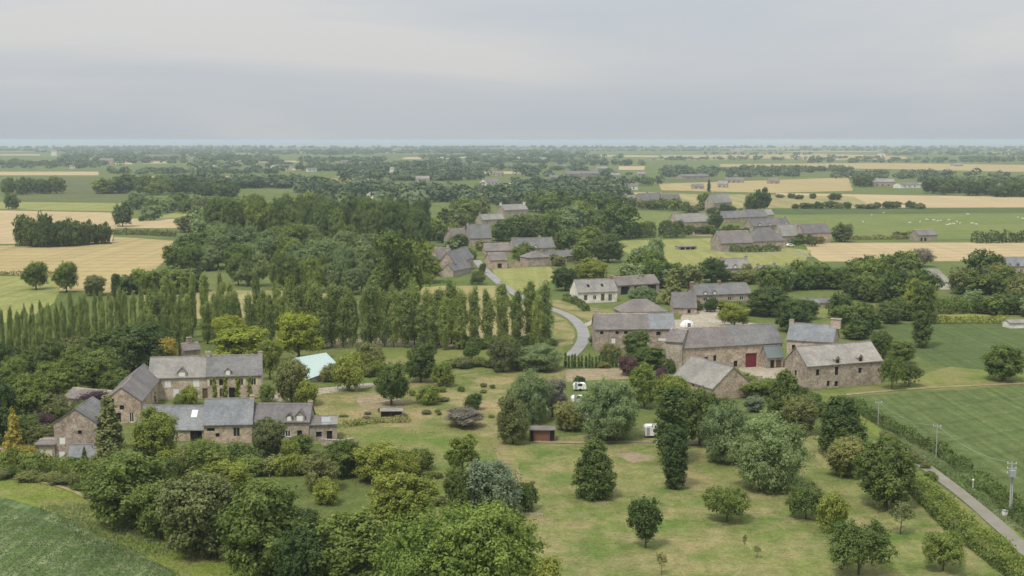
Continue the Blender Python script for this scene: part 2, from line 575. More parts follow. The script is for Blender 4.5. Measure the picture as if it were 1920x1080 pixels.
def round_lobes(rnd, H, Wd, base, n, vary=1.0, body=0.38, skirt=0):
    """a broad crown as one body and n bulges"""
    hc = (H + base) / 2
    rz = (H - base) / 2
    L_ = [(0, 0, hc, Wd * body, Wd * body, rz * (0.44 + body))]
    for i in range(skirt):
        a = 2 * math.pi * i / skirt
        L_.append((math.cos(a) * Wd * 0.26, math.sin(a) * Wd * 0.26, base + (H - base) * rnd.uniform(0.17, 0.27), Wd * 0.15, Wd * 0.15, (H - base) * 0.15))
    for i in range(n):
        a = 2 * math.pi * i / n * 1.618 + rnd.uniform(-.4, .4)
        t = rnd.uniform(-0.65, 0.85)
        w = math.sqrt(max(0.05, 1 - t * t))
        s = rnd.uniform(0.13, 0.27) * vary
        rr = (Wd * 0.5 - s * Wd) * rnd.uniform(0.85, 1.2)
        L_.append((math.cos(a) * rr * w, math.sin(a) * rr * w, hc + t * (rz - s * Wd * 0.6), s * Wd, s * Wd, s * Wd * rnd.uniform(0.7, 1.15)))
    kx, ky = rnd.uniform(0.86, 1.08), rnd.uniform(0.92, 1.12)
    return [(a * kx, b * ky, c, d * kx, e * ky, f) for a, b, c, d, e, f in L_]


def add_proto(sp, tr, cr_, H, Wd):
    PROTO.setdefault(sp, []).append((tr, cr_, H, Wd))


def make_protos():
    def broad(sp, mat, H, Wd, base, nl, clumps, per, leaf, variants, seed, cr_=0.8, r=0.28, vary=1.0, body=0.38, skirt=0, **kw):
        for v in range(variants):
            rnd = random.Random(seed + v)
            L_ = round_lobes(rnd, H, Wd, base, nl, vary, body, skirt)
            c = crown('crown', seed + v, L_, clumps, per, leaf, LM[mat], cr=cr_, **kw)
            add_proto(sp, trunk('trunk', seed + v, H, r, 6, Wd * 0.3), c, H, Wd)
    broad('broad', 'green', 11, 9, 0.9, 14, 460, 40, 0.205, 4, 10, cr_=0.75, skirt=6)
    broad('dark', 'dark', 11, 9, 0.7, 12, 480, 40, 0.205, 3, 20, cr_=0.7, body=0.41, skirt=6)
    broad('olive', 'olive', 10, 9, 0.4, 13, 440, 40, 0.20, 3, 30, cr_=0.75, skirt=6)
    broad('lime', 'lime', 10, 9, 0.8, 12, 420, 36, 0.21, 2, 40, cr_=0.7)
    broad('yellowgreen', 'yellowgreen', 11, 9, 0.7, 14, 460, 40, 0.20, 3, 50, cr_=0.7)
    broad('walnut', 'walnut', 15, 17, 2.0, 24, 1500, 44, 0.20, 1, 55, cr_=0.8, r=0.5, body=0.41)
    broad('pale', 'pale', 12, 8.5, 0.8, 12, 400, 34, 0.23, 3, 58, cr_=0.75)
    broad('purple', 'purple', 6, 6, 0.3, 8, 200, 28, 0.19, 1, 60)
    broad('greybrown', 'greybrown', 9, 7, 0.3, 9, 340, 34, 0.19, 1, 65)
    broad('silver', 'silver', 9, 8, 0.2, 10, 420, 36, 0.18, 2, 70, hang=0.2, body=0.41, skirt=6)
    broad('willow', 'willow', 12, 11, 0.0, 20, 620, 40, 0.20, 3, 80, aspect=0.4, hang=0.45, cr_=0.8, r=0.4, vary=0.62, body=0.43, skirt=6)
    broad('fruit', 'green', 6.0, 7.2, 0.9, 10, 300, 34, 0.15, 3, 90, cr_=0.55, r=0.14, core=0.15)
    broad('fruitdark', 'dark', 6.6, 7.6, 0.6, 10, 320, 34, 0.15, 2, 95, cr_=0.55, r=0.16, core=0.15)
    broad('gold', 'gold', 6, 5.5, 0.2, 9, 220, 26, 0.17, 1, 98)
    # bushes: no clear stem
    broad('bush', 'green', 4.2, 5.2, -0.3, 8, 200, 30, 0.165, 3, 100, cr_=0.6, r=0.08)
    broad('bushdark', 'dark', 4.2, 5.2, -0.3, 8, 200, 30, 0.165, 2, 110, cr_=0.6, r=0.08)
    broad('bushyellow', 'yellowgreen', 4.2, 5.2, -0.3, 8, 200, 30, 0.165, 2, 115, cr_=0.6, r=0.08)
    broad('busholive', 'olive', 4.2, 5.2, -0.3, 8, 200, 30, 0.165, 2, 118, cr_=0.6, r=0.08)
    for v in range(2):       # broad at the foot, tapering to the top
        rnd = random.Random(300 + v)
        L_ = []
        for i in range(8):
            z = 1.3 + i * 1.15
            w = (3.5 if i else 2.7) * (1 - (i / 9.0) ** 1.7) + 0.35
            L_.append((0, 0, z, w * 0.72, w * 0.72, 1.0))
            for q in range(5):
                a = q * 1.2566 + i * 0.8 + rnd.uniform(-.3, .3)
                L_.append((math.cos(a) * w * 0.66, math.sin(a) * w * 0.66, z + rnd.uniform(-.4, .4), w * 0.36, w * 0.36, 0.75))
        add_proto('ovate', trunk('trunk', 300 + v, 10.5, 0.26, 6, 2.4), crown('crown', 300 + v, L_, 620, 32, 0.19, LM['dark'], cr=0.6), 10.6, 8.4)
    for v in range(2):       # upswept, widest near the top
        rnd = random.Random(310 + v)
        L_ = []
        for q in range(16):
            t = rnd.uniform(0.15, 1)
            a = q * 2.4
            rr = 2.3 * t ** 0.8 * rnd.uniform(0.4, 1.0)
            L_.append((math.cos(a) * rr, math.sin(a) * rr, 1.3 + 3.9 * t - rr * 0.3, 0.85, 0.85, 1.0))
        L_ += [(0, 0, 2.6 + q * 0.7, 1.0 + q * 0.18, 1.0 + q * 0.18, 0.8) for q in range(5)]
        add_proto('wedge', trunk('trunk', 310 + v, 6, 0.15, 8, 2.0), crown('crown', 310 + v, L_, 330, 32, 0.15, LM['dark'], cr=0.5), 6.4, 6.6)
    # sparse young trees
    for v in range(2):
        rnd = random.Random(120 + v)
        L_ = round_lobes(rnd, 5.5, 4.2, 2.0, 7)
        add_proto('young', trunk('trunk', 120 + v, 5.5, 0.09, 7, 1.5), crown('crown', 120 + v, L_, 90, 12, 0.17, LM['olive'], cr=0.45, core=0.05), 5.5, 4.2)
    # spreading uneven tree (open crown)
    for v in range(2):
        rnd = random.Random(130 + v)
        L_ = [(rnd.uniform(-3.2, 3.2), rnd.uniform(-3.2, 3.2), rnd.uniform(4.5, 11), rnd.uniform(1.3, 2.3), rnd.uniform(1.3, 2.3), rnd.uniform(1.0, 1.9)) for _ in range(12)]
        add_proto('open', trunk('trunk', 130 + v, 12, 0.3, 9, 3.5, 0.4), crown('crown', 130 + v, L_, 300, 20, 0.28, LM['green'], cr=0.7, core=0.12), 12.5, 10)
    # poplars: tall, narrow, slightly ragged
    for v in range(5):
        rnd = random.Random(140 + v)
        H, Wd = 16, 4.0
        L_ = []
        z = 1.6 + rnd.uniform(0, 0.8)
        while z < H - 0.6:
            t = z / H
            w = Wd * 0.5 * (min(1, 0.6 + 1.2 * t) if t < 0.4 else 1.04 - max(0, t - 0.55) ** 2 * 2.6) * rnd.uniform(0.6, 1.15)
            L_.append((rnd.uniform(-.55, .55), rnd.uniform(-.55, .55), z, w * 0.85, w * 0.85, 1.5))
            z += 1.15
        add_proto('poplar', trunk('trunk', 140 + v, H, 0.2, 8, 1.2, 0.1, 0.9), crown('crown', 140 + v, L_, 340, 26, 0.21, LM['poplar'], cr=0.62, core=0.1, squash=2.0), H, Wd)
    # columnar garden tree
    for v in range(2):
        L_ = [(0, 0, 1.6 + i * 1.2, 1.2 + 0.9 * math.sin(min(1, (i + 1) / 5) * 1.5), 1.2 + 0.9 * math.sin(min(1, (i + 1) / 5) * 1.5), 1.2) for i in range(12)]
        add_proto('column', trunk('trunk', 150 + v, 16, 0.22, 8, 1.0, 0.1, 0.85), crown('crown', 150 + v, L_, 420, 34, 0.2, LM['dark'], cr=0.65), 16.5, 5.2)
    # conifers
    for sp, mat in (('cone', 'gold'), ('conifer', 'dark'), ('conifergreen', 'olive')):
        L_ = [(0, 0, 0.7 + i * 0.75, 2.1 * (1 - i / 12.5) + 0.1, 2.1 * (1 - i / 12.5) + 0.1, 0.7) for i in range(12)]
        add_proto(sp, trunk('trunk', 160, 9.5, 0.15, 5, 0.8, 0.02, 0.9), crown('crown', 160 + len(mat), L_, 240, 22, 0.22, LM[mat], cr=0.5, core=0.2), 9.8, 4.6)
    # little garden cypress, espalier
    L_ = [(0, 0, 0.4 + i * 0.4, 0.42 * (1 - 0.5 * (i / 7) ** 2), 0.42 * (1 - 0.5 * (i / 7) ** 2), 0.35) for i in range(8)]
    add_proto('cypress', trunk('trunk', 170, 3, 0.05, 2, 0.2, 0.01), crown('crown', 170, L_, 60, 14, 0.14, LM['dark'], cr=0.22), 3.5, 1.2)
    add_proto('climber', trunk('trunk', 171, 3, 0.05, 2, 0.2, 0.01), crown('crown', 171, [(rnd.uniform(-.1, .1), 0, 0.5 + i * 0.45, 0.34, 0.34, 0.3) for i in range(7)], 44, 12, 0.13, LM['yellowgreen'], cr=0.22), 3.5, 1.0)
    # distance versions, coarser leaves
    for v in range(5):
        rnd = random.Random(200 + v)
        L_ = round_lobes(rnd, 12, 11, 0.4, 12, 1.0, 0.38, 5)
        for sp, mat in (('fbroad', 'green'), ('fdark', 'dark'), ('folive', 'olive'), ('fwillow', 'willow')):
            if v < (5 if sp == 'fbroad' else 3):
                add_proto(sp, trunk('trunk', 200 + v, 12, 0.3, 4, 3), crown('crown', 200 + v, L_, 230, 16, 0.46, LM[mat], cr=1.0), 12, 11)
    for v in range(3):
        L_ = [(0, 0, 1.8 + i * 1.3, 1.4 * (1 - 0.5 * (i / 11) ** 2), 1.4 * (1 - 0.5 * (i / 11) ** 2), 1.3) for i in range(12)]
        add_proto('fpoplar', trunk('trunk', 220 + v, 17, 0.2, 3, 1), crown('crown', 220 + v, L_, 150, 14, 0.42, LM['dark'], cr=0.7), 18, 4.2)


make_protos()
SPNAME = {'poplar': 'poplar_tree', 'fpoplar': 'poplar_tree', 'willow': 'willow_tree', 'fwillow': 'pale_tree', 'fruit': 'fruit_tree', 'wedge': 'fruit_tree', 'ovate': 'dark_tree', 'fruitdark': 'fruit_tree', 'young': 'young_tree',
          'bush': 'bush', 'bushdark': 'bush', 'bushyellow': 'bush', 'busholive': 'bush', 'cone': 'conifer_tree', 'conifer': 'conifer_tree', 'conifergreen': 'conifer_tree',
          'cypress': 'cypress_shrub', 'climber': 'climbing_shrub', 'column': 'columnar_tree', 'silver': 'silver_tree', 'purple': 'purple_shrub', 'gold': 'golden_shrub', 'dark': 'dark_tree', 'fdark': 'dark_tree'}
TR = random.Random(7)
MASTERS = {}


def tree_world(sp, P, H, Wd, label, group=None, rnd=TR, cat=None):
    v = rnd.randrange(len(PROTO[sp]))
    tr, cr_, h0, w0 = PROTO[sp][v]
    name = SPNAME.get(sp, 'broad_tree')
    bushy = name in ('bush', 'climbing_shrub', 'purple_shrub', 'golden_shrub', 'cypress_shrub')
    cat = cat or ('bush' if bushy else 'tree')
    key = (sp, v)
    if key not in MASTERS:
        root = empty(name, (0, 0, 0))
        MASTERS[key] = (root, [link('trunk', tr, root), link('crown', cr_, root)])
    else:
        r0, ch = MASTERS[key]
        root = r0.copy()
        C.objects.link(root)
        for c0 in ch:
            c1 = c0.copy()
            C.objects.link(c1)
            c1.parent = root
    root.location = P
    root.rotation_euler = (0, 0, rnd.uniform(0, 2 * math.pi))
    s = Wd / w0 * (1.0 if 'poplar' in sp or sp == 'cypress' else 1.08)
    root.scale = (s * rnd.uniform(0.94, 1.06), s * rnd.uniform(0.94, 1.06), H / h0)
    for k in ('group', 'label', 'category'):
        if k in root:
            del root[k]
    tag(root, label, cat, group)
    return root


def T(sp, px, base, top, wpx, label, group=None):
    P = at(px, base)
    return tree_world(sp, P, z_at(P, top), wpx * mpp(P), label, group)


def rows(sps, pts, n, top, wpx, label, group, seed, jx=4, jy=2, jt=4):
    """n trees along a pixel polyline pts=[(x,y)..]; top = rows above the base (pixels) or (a,b)"""
    rnd = random.Random(seed)
    seg = [math.dist(pts[i], pts[i + 1]) for i in range(len(pts) - 1)]
    tot = sum(seg)
    for k in range(n):
        d = tot * (k + 0.5) / n
        i = 0
        while i < len(seg) - 1 and d > seg[i]:
            d -= seg[i]
            i += 1
        t = d / seg[i]
        x = pts[i][0] * (1 - t) + pts[i + 1][0] * t + rnd.uniform(-jx, jx)
        y = pts[i][1] * (1 - t) + pts[i + 1][1] * t + rnd.uniform(-jy, jy)
        h = top if not isinstance(top, tuple) else rnd.uniform(*top)
        w = wpx if not isinstance(wpx, tuple) else rnd.uniform(*wpx)
        P = at(x, y)
        sp = rnd.choice(sps)
        lb = label
        if n >= 6:
            look = {'fdark': 'dark', 'bushdark': 'dark', 'dark': 'dark', 'fwillow': 'pale', 'folive': 'dull olive', 'busholive': 'dull olive', 'olive': 'dull olive', 'bushyellow': 'yellowish'}.get(sp, 'mid green')
            lb += ', ' + (look + ', ' if len(set(sps)) > 1 else '') + ('left end', 'middle', 'right end')[min(2, 3 * k // n)]
        tree_world(sp, P, z_at(P, y - h - rnd.uniform(-jt, jt)), w * mpp(P), lb, group, rnd)


# ------------------------------------------------------------------ ground, sea, fields
def grid_ground():
    """one sheet, finer near the camera, out to the bay"""
    rings = [0, 60, 120, 200, 320, 500, 800, 1300, 2100, 3400, 5600, 10150]
    nseg = 72
    v, f = [(0, 0, 0)], []
    for r in rings[1:]:
        for k in range(nseg):
            a = 2 * math.pi * k / nseg
            v.append((r * math.sin(a), r * math.cos(a), 0))
    for k in range(nseg):
        f.append((0, 1 + (k + 1) % nseg, 1 + k))
    for i in range(len(rings) - 2):
        a0, b0 = 1 + i * nseg, 1 + (i + 1) * nseg
        for k in range(nseg):
            k2 = (k + 1) % nseg
            f.append((a0 + k, a0 + k2, b0 + k2, b0 + k))
    me = bpy.data.meshes.new('ground')
    me.from_pydata(v, [], f)
    me.materials.append(G['base'])
    me.update()
    o = link('ground', me)
    return tag(o, 'flat green and straw coloured farmland stretching to the bay', None, None, 'structure')


def ring_sheet(name, r0, r1, z, mat, label, nseg=96, wob=0.0):
    rnd = random.Random(5)
    v, f = [], []
    steps = [r0 * (r1 / r0) ** (i / 4) for i in range(5)]
    for i, r in enumerate(steps):
        for k in range(nseg):
            a = 2 * math.pi * k / nseg
            rr = r * (1 + (rnd.uniform(-wob, wob) if i == 4 else 0))
            v.append((rr * math.sin(a), rr * math.cos(a), z))
    for i in range(4):
        for k in range(nseg):
            k2 = (k + 1) % nseg
            f.append((i * nseg + k, i * nseg + k2, (i + 1) * nseg + k2, (i + 1) * nseg + k))
    me = bpy.data.meshes.new(name)
    me.from_pydata(v, [], f)
    me.materials.append(mat)
    me.update()
    return tag(link(name, me), label, None, None, 'structure')


grid_ground()
ring_sheet('tidal_flat', 10000, 21000, -0.5, G['sand'], 'pale tidal flats of the bay along the horizon', wob=0.12)
ring_sheet('sea', 10100, 60000, -0.9, M['water'], 'thin grey line of sea under the sky')

_zi = [0]


def field(name, mat, pts, label, kind='structure', jit=0.5, z=None):
    """a sheet of ground; its outline given by picture points, laid flat on the land"""
    rnd = random.Random(len(bpy.data.objects))
    W_ = [at(x, y) for x, y in pts]
    _zi[0] += 1
    zz = (0.01 + 0.0015 * (_zi[0] % 60)) if z is None else z
    out = []
    for i, p in enumerate(W_):
        q = W_[(i + 1) % len(W_)]
        L_ = (q - p).length
        step = max(6.0, L_ / 24)
        n = max(1, int(L_ / step))
        for k in range(n):
            c = p.lerp(q, k / n)
            j = jit * min(3, step / 8)
            far = c.length
            out.append((c.x + rnd.uniform(-j, j), c.y + rnd.uniform(-j, j), zz + max(0, far - 600) * 1.2e-4))
    me = bpy.data.meshes.new(name)
    me.from_pydata(out, [], [tuple(range(len(out)))])
    # face up
    me.update()
    if me.polygons[0].normal.z < 0:
        me.flip_normals()
    me.materials.append(G[mat])
    return tag(link(name, me), label, None, None, kind)


def strip(name, mat, pts, width, label, z=0.11, taper=None):
    """a road or path: centre line in picture points, real width in metres"""
    P = [at(x, y) for x, y in pts]
    # smooth
    for _ in range(2):
        Q = [P[0]]
        for a, b in zip(P, P[1:]):
            Q += [a.lerp(b, 0.25), a.lerp(b, 0.75)]
        Q.append(P[-1])
        P = Q
    mb = MB()
    wr = random.Random(int(width * 100))
    L_, R_ = [], []
    for i, p in enumerate(P):
        d = (P[min(i + 1, len(P) - 1)] - P[max(i - 1, 0)]).normalized()
        n = Vector((-d.y, d.x, 0))
        w = width * (1 + wr.uniform(-0.06, 0.06)) if taper is None else width * (1 + (taper - 1) * i / len(P))
        L_.append(p + n * w / 2)
        R_.append(p - n * w / 2)
    for i in range(len(P) - 1):
        mb.poly([(R_[i].x, R_[i].y, z), (R_[i + 1].x, R_[i + 1].y, z), (L_[i + 1].x, L_[i + 1].y, z), (L_[i].x, L_[i].y, z)])
    me = mb.mesh(name, G[mat])
    if me.polygons[0].normal.z < 0:
        me.flip_normals()
    return tag(link(name, me), label, None, None, 'structure')


# near ground
field('orchard_grass', 'orchard', [(955, 830), (1200, 805), (1500, 800), (1560, 830), (1720, 905), (1930, 1090), (1930, 1250), (900, 1250), (930, 1080), (990, 960)], 'patchy mown orchard grass with straw coloured areas')
field('field', 'meadow', [(640, 800), (860, 790), (940, 830), (990, 960), (930, 1080), (500, 1080), (450, 900)], 'green meadow behind the thicket')
field('field', 'dry', [(590, 735), (700, 722), (850, 705), (960, 690), (1060, 690), (1060, 730), (960, 790), (940, 835), (860, 800), (650, 800), (585, 770)], 'dry rough grass between the hamlets')
field('path', 'dry', [(905, 770), (935, 790), (975, 870), (985, 935), (960, 920), (930, 850)], 'reddish bare slope of earth beside the meadow')
field('field', 'meadow', [(640, 655), (1060, 645), (1050, 672), (960, 690), (850, 702), (640, 715)], 'bright green grass below the poplars')
field('crop_field', 'cropfg', [(-20, 925), (60, 947), (170, 990), (330, 1075), (420, 1140), (420, 1300), (-60, 1300)], 'rough green crop in the bottom corner of the view')
field('verge', 'verge', [(-20, 893), (110, 908), (270, 985), (400, 1035), (520, 1100), (560, 1300), (420, 1300), (420, 1140), (330, 1075), (170, 990), (60, 947), (-20, 925)], 'bright grass verge between the crop and the thicket')
field('rough_grass', 'rough', [(-20, 860), (180, 855), (640, 830), (760, 860), (740, 960), (620, 1100), (520, 1100), (400, 1035), (270, 985), (110, 908), (-20, 893)], 'rough green ground under the bushes')
field('crop_field', 'crop', [(1560, 745), (1700, 738), (1930, 722), (1930, 1010), (1860, 950), (1740, 860), (1640, 795)], 'dark green crop field on the right beside the hedge')
field('crop_field', 'crop2', [(1640, 607), (1930, 606), (1930, 705), (1830, 700), (1745, 682), (1665, 640)], 'deep green field beyond the tall columnar tree')
field('verge', 'verge', [(1600, 770), (1640, 797), (1740, 862), (1860, 950), (1930, 1010), (1930, 1030), (1900, 1008), (1800, 930), (1700, 855), (1620, 800)], 'bright grass verge along the lane')
field('verge', 'meadow', [(1630, 820), (1700, 862), (1800, 940), (1900, 1020), (1930, 1045), (1930, 1090), (1720, 905), (1640, 850)], 'grass bank between the lane and the orchard')
field('field', 'meadow', [(1500, 735), (1660, 722), (1700, 708), (1780, 688), (1930, 702), (1930, 720), (1700, 737), (1560, 745)], 'grassy strip behind the pale stone barn')
field('courtyard', 'gravel', [(1385, 690), (1470, 684), (1500, 700), (1480, 712), (1400, 712)], 'pale gravel courtyard between the stone barns')
field('courtyard', 'gravel', [(1255, 600), (1350, 598), (1420, 607), (1430, 618), (1260, 622)], 'pale yard behind the long barn')
field('courtyard', 'gravel', [(1290, 560), (1350, 575), (1345, 600), (1275, 600)], 'pale drive between two stone houses')
field('courtyard', 'soil', [(1060, 693), (1165, 690), (1180, 710), (1060, 716)], 'bare sandy plot behind the row of little cypresses')
field('path', 'gravel', [(480, 735), (600, 728), (720, 715), (722, 722), (600, 740), (530, 752), (488, 752)], 'pale sandy track beside the turquoise roof')
field('path', 'soil', [(660, 745), (720, 738), (760, 752), (740, 770), (680, 765)], 'worn bare earth by the low shelter')
strip('lane', 'path', [(1690, 845), (1760, 893), (1830, 948), (1905, 1015), (1990, 1100)], 2.3, 'narrow grey lane running down beside the hedges')
strip('road', 'road', [(893, 488), (905, 503), (930, 525), (952, 543), (985, 562), (1035, 580), (1068, 592), (1090, 612), (1096, 632), (1088, 650), (1070, 668)], 3.7, 'grey country road curving past the poplars to the village', taper=0.9)
strip('verge', 'gravel', [(1092, 612), (1110, 606), (1120, 600)], 3.0, 'gravel turning off the curving road', z=0.108)
strip('farm_track', 'soil', [(1320, 834), (1200, 828), (1090, 831), (1000, 829)], 1.5, 'pale track in front of the brown shed')
strip('farm_track', 'soil', [(1580, 741), (1700, 730), (1830, 723), (1960, 718)], 1.3, 'thin pale track along the edge of the crop field')
strip('dry_strip', 'dry', [(-20, 893), (110, 908), (190, 948), (270, 985), (400, 1035), (520, 1100)], 0.8, 'dark field edge', z=0.114)
field('bare_patch', 'soil', [(1150, 852), (1200, 848), (1240, 858), (1190, 870)], 'bare pinkish patch of soil in the meadow', jit=1.2)
field('bare_patch', 'dry', [(1290, 880), (1350, 900), (1330, 925), (1270, 905)], 'dry patch of grass under the columnar tree', jit=1.2)
# dry ground inside the road bend, ground round the white house
field('field', 'dry', [(1040, 590), (1062, 600), (1078, 625), (1074, 645), (1040, 652)], 'dry grass inside the bend of the road')
field('field', 'dry', [(1000, 565), (1045, 562), (1085, 575), (1200, 585), (1110, 604), (1085, 594), (1045, 577)], 'yellow grass bank above the road')
field('field', 'hay', [(920, 503), (1030, 500), (1048, 515), (1010, 545), (965, 548), (935, 522)], 'light green paddock beside the road')
field('field', 'stubble', [(255, 545), (620, 545), (620, 592), (270, 600)], 'yellow stubble strip behind the poplar row')
field('field', 'stubble', [(700, 548), (830, 536), (945, 536), (960, 560), (1000, 575), (1040, 640), (780, 648), (700, 620)], 'yellow stubble strip seen between the poplar stems')
field('field', 'soil', [(560, 640), (1030, 620), (1040, 640), (1035, 648), (600, 652)], 'bare earth at the foot of the poplars')
field('field', 'hay', [(-60, 517), (104, 519), (112, 547), (100, 570), (40, 603), (-60, 612)], 'pale green mown field at the left')
field('field', 'rough', [(112, 547), (240, 553), (260, 600), (300, 640), (200, 700), (-60, 700), (-60, 612), (40, 603), (100, 570)], 'green ground of the poplar plantation')
field('field', 'wheat', [(-90, 462), (210, 458), (215, 444), (332, 452), (322, 480), (290, 505), (262, 520), (250, 551), (112, 545), (104, 517), (-90, 514)], 'large ripe wheat field left of the wood')
field('field', 'wheatpale', [(-90, 393), (60, 396), (225, 399), (245, 410), (380, 411), (372, 428), (215, 428), (210, 455), (-90, 459)], 'straw coloured field around the dark copse')
field('field', 'hay', [(-90, 378), (235, 381), (235, 397), (60, 394), (-90, 391)], 'pale green strip of field beyond the wheat')
field('field', 'farmgreen', [(40, 332), (200, 332), (235, 350), (235, 379), (30, 377)], 'green field on the far left between hedges')
field('field', 'hay', [(330, 398), (400, 396), (380, 409), (290, 409)], 'small green field by the edge of the wood')
field('field', 'wheatpale', [(-200, 322.5), (185, 322), (185, 329), (-200, 329)], 'long pale wheat strip far on the left')
field('field', 'wheat', [(255, 330.5), (570, 331), (565, 337), (255, 335)], 'thin golden strip far beyond the wood')
# right-hand plain
field('field', 'wheatpale', [(1508, 456), (2050, 454), (2050, 491), (1760, 490), (1540, 491), (1520, 478)], 'pinkish ripe wheat field on the right')
field('field', 'pasture', [(1440, 403), (2050, 399), (2050, 446), (1740, 449), (1560, 449), (1470, 428)], 'green pasture with white cows')
field('field', 'crop2', [(1440, 392), (2050, 390), (2050, 399), (1440, 403)], 'dark green strip above the pasture')
field('field', 'stubble', [(1225, 363), (1640, 368), (1640, 391), (1225, 390)], 'dry field with scattered bushes')
field('field', 'wheatpale', [(1455, 362), (1740, 367), (2050, 371), (2050, 389), (1640, 390), (1600, 368), (1455, 366)], 'long pale field on the right')
field('field', 'wheat', [(1235, 345), (1590, 333), (1600, 358), (1450, 362), (1240, 357)], 'golden fields beyond the right-hand village')
for q in ([(1180, 365), (1240, 364), (1240, 361), (1180, 361)], [(0, 289.5), (75, 289.5), (75, 292), (0, 292)], [(145, 300), (190, 300), (190, 308), (145, 307)], [(270, 303), (315, 303), (315, 307), (268, 307)],
          [(215, 305), (248, 305), (248, 308.5), (215, 308.5)], [(480, 293), (520, 293), (520, 296), (480, 296)], [(755, 296), (790, 296), (790, 299), (755, 299)], [(905, 294), (990, 294), (990, 297.5), (905, 297.5)], [(1050, 338), (1125, 338), (1125, 343), (1050, 343)]):
    field('field', 'wheatpale', q, 'small pale field showing between the far hedges')
field('field', 'wheat', [(1350, 308), (1640, 306), (2050, 311), (2050, 326), (1700, 318), (1350, 313)], 'broad straw coloured field near the horizon on the right')
field('field', 'wheatpale', [(1080, 291), (1235, 292), (1235, 295), (1080, 294)], 'thin pale strip near the horizon')
field('field', 'wheat', [(1240, 291), (1590, 290), (1700, 294), (1700, 300), (1240, 296)], 'pale fields near the horizon on the right')
field('field', 'wheatpale', [(1160, 312), (1210, 312), (1208, 319), (1160, 319)], 'small pale field in the far hedges')
field('field', 'wheatpale', [(250, 288), (360, 288), (360, 292), (250, 292)], 'pale field by the far farm')
field('field', 'wheat', [(1040, 352), (1150, 354), (1150, 360), (1040, 358)], 'yellow strip behind the dark wood')
field('field', 'hay', [(1160, 452), (1330, 447), (1520, 470), (1505, 500), (1440, 510), (1240, 505), (1165, 470)], 'yellow green meadow in front of the right-hand village')
field('field', 'soil', [(1285, 434), (1360, 433), (1365, 443), (1285, 443)], 'bare orange yard before a stone house')
field('field', 'pasture', [(1160, 395), (1270, 398), (1275, 425), (1180, 420)], 'green paddock before the far roofs')
field('field', 'stubble', [(1180, 486), (1235, 480), (1240, 505), (1195, 508)], 'small dry patch between trees')
field('garden', 'meadow', [(1470, 575), (1930, 560), (1930, 604), (1650, 606), (1560, 612)], 'gardens behind the farm')
field('garden', 'hay', [(1745, 588), (1930, 586), (1930, 592), (1745, 594)], 'thin mown strip behind the clipped hedge')
strip('farm_track', 'path', [(1335, 470), (1420, 480), (1480, 468), (1520, 482)], 3.0, 'pale track through the meadow to the village')


# ------------------------------------------------------------------ buildings
def panel(mb, O, u, n, L_, H, ops, rev=0.22):
    """wall rectangle with openings; O origin, u along, n inward; ops (x0,x1,z0,z1)"""
    xs = sorted({0, L_, *[o[0] for o in ops], *[o[1] for o in ops]})
    zs = sorted({0, H, *[o[2] for o in ops], *[o[3] for o in ops]})
    P = lambda x, z, d=0: (O[0] + u[0] * x + n[0] * d, O[1] + u[1] * x + n[1] * d, z)
    for a, b in zip(xs, xs[1:]):
        for c, d in zip(zs, zs[1:]):
            cx, cz = (a + b) / 2, (c + d) / 2
            if any(o[0] < cx < o[1] and o[2] < cz < o[3] for o in ops):
                continue
            mb.poly([P(a, c), P(b, c), P(b, d), P(a, d)])
    for a, b, c, d in ops:
        mb.poly([P(a, c), P(a, d), P(a, d, rev), P(a, c, rev)])
        mb.poly([P(b, c), P(b, c, rev), P(b, d, rev), P(b, d)])
        mb.poly([P(a, c), P(a, c, rev), P(b, c, rev), P(b, c)])
        mb.poly([P(a, d), P(b, d), P(b, d, rev), P(a, d, rev)])


def obox(mb, O, u, n, x0, x1, z0, z1, d0, d1):
    P = lambda x, z, d: (O[0] + u[0] * x + n[0] * d, O[1] + u[1] * x + n[1] * d, z)
    i = len(mb.v)
    mb.v += [P(x0, z0, d0), P(x1, z0, d0), P(x1, z0, d1), P(x0, z0, d1), P(x0, z1, d0), P(x1, z1, d0), P(x1, z1, d1), P(x0, z1, d1)]
    mb.f += [tuple(i + k for k in q) for q in ((0, 3, 2, 1), (4, 5, 6, 7), (0, 1, 5, 4), (1, 2, 6, 5), (2, 3, 7, 6), (3, 0, 4, 7))]


